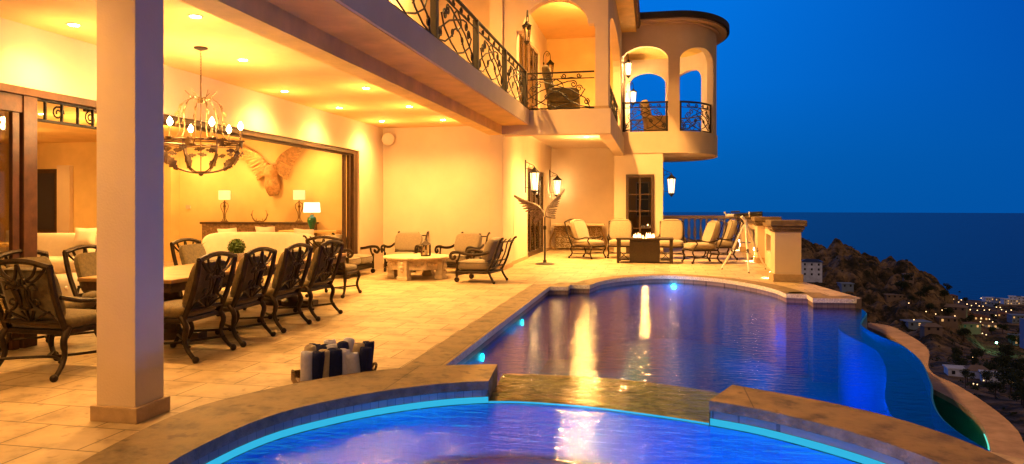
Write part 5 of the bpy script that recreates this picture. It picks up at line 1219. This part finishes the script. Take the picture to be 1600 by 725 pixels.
oh = thing('ochre_house', 'ochre walled house with blue grey roof at the right edge of the picture', 'house', (p.x+6.2, p.y, p.z-2))
MB().box(-4, 4, -4, 4, 0, 5.0).build('wall', 'ochre', oh); MB().box(-4.3, 4.3, -4.3, 4.3, 5.0, 7.6).build('roof', 'houseB', oh)
# street lamps and garden lights
SL = [(1498, 482), (1511, 483), (1518, 484), (1525, 483), (1530, 485), (1536, 484), (1510, 490), (1516, 492), (1527, 492), (1538, 491), (1546, 492), (1557, 486), (1563, 487), (1507, 497), (1420, 497), (1447, 497), (1472, 494), (1478, 495), (1565, 491), (1572, 495), (1533, 507), (1546, 507), (1532, 513), (1551, 511), (1428, 513), (1520, 566), (1537, 603), (1527, 610), (1521, 609), (1533, 590), (1540, 448), (1552, 447), (1533, 446), (1572, 455), (1588, 452), (1535, 530), (1541, 531), (1502, 475), (1556, 500), (1580, 494), (1462, 500), (1492, 502)]
first = None
for i, (x, y) in enumerate(SL):
    q_, d = hit(x, y+2); hgt = 4.0 if d > 150 else 2.6; r = max(.16, d/1100*.62)
    if first is None:
        first = thing('street_lamp', 'small glowing lamp dotted among the dark hillside houses', 'street lamp', q_, 0, 'warm lamps among the hillside houses')
        MB().tube([(0, 0, -1), (0, 0, 3.6)], .07, 5).build('pole', 'iron', first)
        MB().ball((0, 0, 3.9), .30, 8, 6).build('lamp_head', 'street', first, True)
    else:
        s_ = r/.30; o = dup(first, (q_.x, q_.y, q_.z), 0, scale=(s_, s_, min(s_, 1.2)))
q_, d = hit(1557, 552)
gl_ = thing('green_street_lamp', 'bright green tinted floodlight in the dark gully at the right', 'street lamp', q_)
MB().tube([(0, 0, -1), (0, 0, 6)], .08, 5).build('pole', 'iron', gl_); MB().ball((0, 0, 6.2), .55, 10, 6).build('lamp_head', 'streetg', gl_, True)
lamp('flood', 'POINT', (0, 0, 7.5), 250, (.25, 1, .5), gl_, .5)
for (x, y, e, c_) in ((1524, 492, 5000, WARM2), (1540, 600, 250, WARM2), (1500, 600, 160, (1, .8, .9)), (1560, 470, 9000, (.5, .7, 1)), (1270, 450, 5000, (.7, .75, 1)), (1545, 455, 6000, (.5, .7, 1))):
    pass
# trees and bushes
tree_protos = []
for k_ in range(3):
    t = thing('tree', 'dark bushy tree among the hillside houses', 'tree', (0, 0, -500), 0, 'dark trees on the hillside')
    MB().tube([(0, 0, -1), (.1, 0, 1.5), (0, .1, 3)], [.22, .17, .1], 6).build('trunk', 'dkwood', t)
    b = MB()
    for q2 in range(7): leafball(b, (random.uniform(-1.5, 1.5), random.uniform(-1.5, 1.5), 3+random.uniform(-.6, 1.6)), 1.25, 110, .28, .75)
    b.build('crown', mat('dark_foliage', (.035, .045, .018), .9, var=.4, vs=2) if k_ == 0 else bpy.data.materials['dark_foliage'], t, fix=False); tree_protos.append(t)
TP = []
random.seed(11)
for i in range(90):
    x = random.uniform(1385, 1600); y = random.uniform(450, 640)
    if y > 505+(x-1440)*1.1: continue
    TP.append((x, y))
TP += [(1512, 598), (1541, 602), (1548, 590), (1520, 575), (1575, 585), (1585, 600), (1498, 580), (1568, 608), (1556, 575)]
for i, (x, y) in enumerate(TP):
    q_, d = hit(x, y); s_ = random.uniform(.8, 1.4)*(1.0 if d > 120 else .55); pr = tree_protos[i % 3]
    if i < 3: pr.location = q_; pr.scale = (s_,)*3
    else: dup(pr, (q_.x, q_.y, q_.z), random.uniform(0, 6), scale=(s_,)*3)
# palms
pp = None
for x, y, l in ((1508, 607, 'palm tree before the white houses, left one'), (1545, 607, 'tall palm tree between the white houses beyond the kerb')):
    q_, d = hit(x, y)
    t = thing('palm_tree', l, 'palm tree', q_, 0, 'palm trees near the white houses')
    MB().tube([(0, 0, -1), (.1, 0, 2), (.25, 0, 4.2)], [.14, .11, .09], 6).build('trunk', 'dkwood', t)
    b = MB()
    for i in range(16):
        a = 2*PI*i/16+random.random()*.3; up_ = random.uniform(-.2, .9); pts = [Vector((.25, 0, 4.2))+Vector((math.cos(a)*s__*1.5, math.sin(a)*s__*1.5, up_*s__*1.1-1.3*s__*s__)) for s__ in (0, .25, .5, .75, 1)]
        sd2 = Vector((-math.sin(a), math.cos(a), 0)); b.strip([p_+sd2*.16*(1-k3*.2) for k3, p_ in enumerate(pts)], [p_-sd2*.16*(1-k3*.2) for k3, p_ in enumerate(pts)])
    b.build('crown', bpy.data.materials['dark_foliage'], t, fix=False)
# scrub
b = MB(); random.seed(5)
for i in range(2600):
    if random.random() < .22: a = random.uniform(8, 22); d = random.uniform(330, 800)
    else: a = random.uniform(12, 40); d = 30*(900/30)**random.random()
    q_ = terr(a, d); r = random.uniform(.5, 1.3)*(1 if d > 200 else .35+d*.002); 
    leafball(b, (q_.x, q_.y, q_.z+r*.3), r, 7, r*.6, .7)
tag(b.build('scrub', bpy.data.materials['dark_foliage'], fix=False), 'dark scrub and bushes scattered over the hillside', 'scrub', kind='stuff')
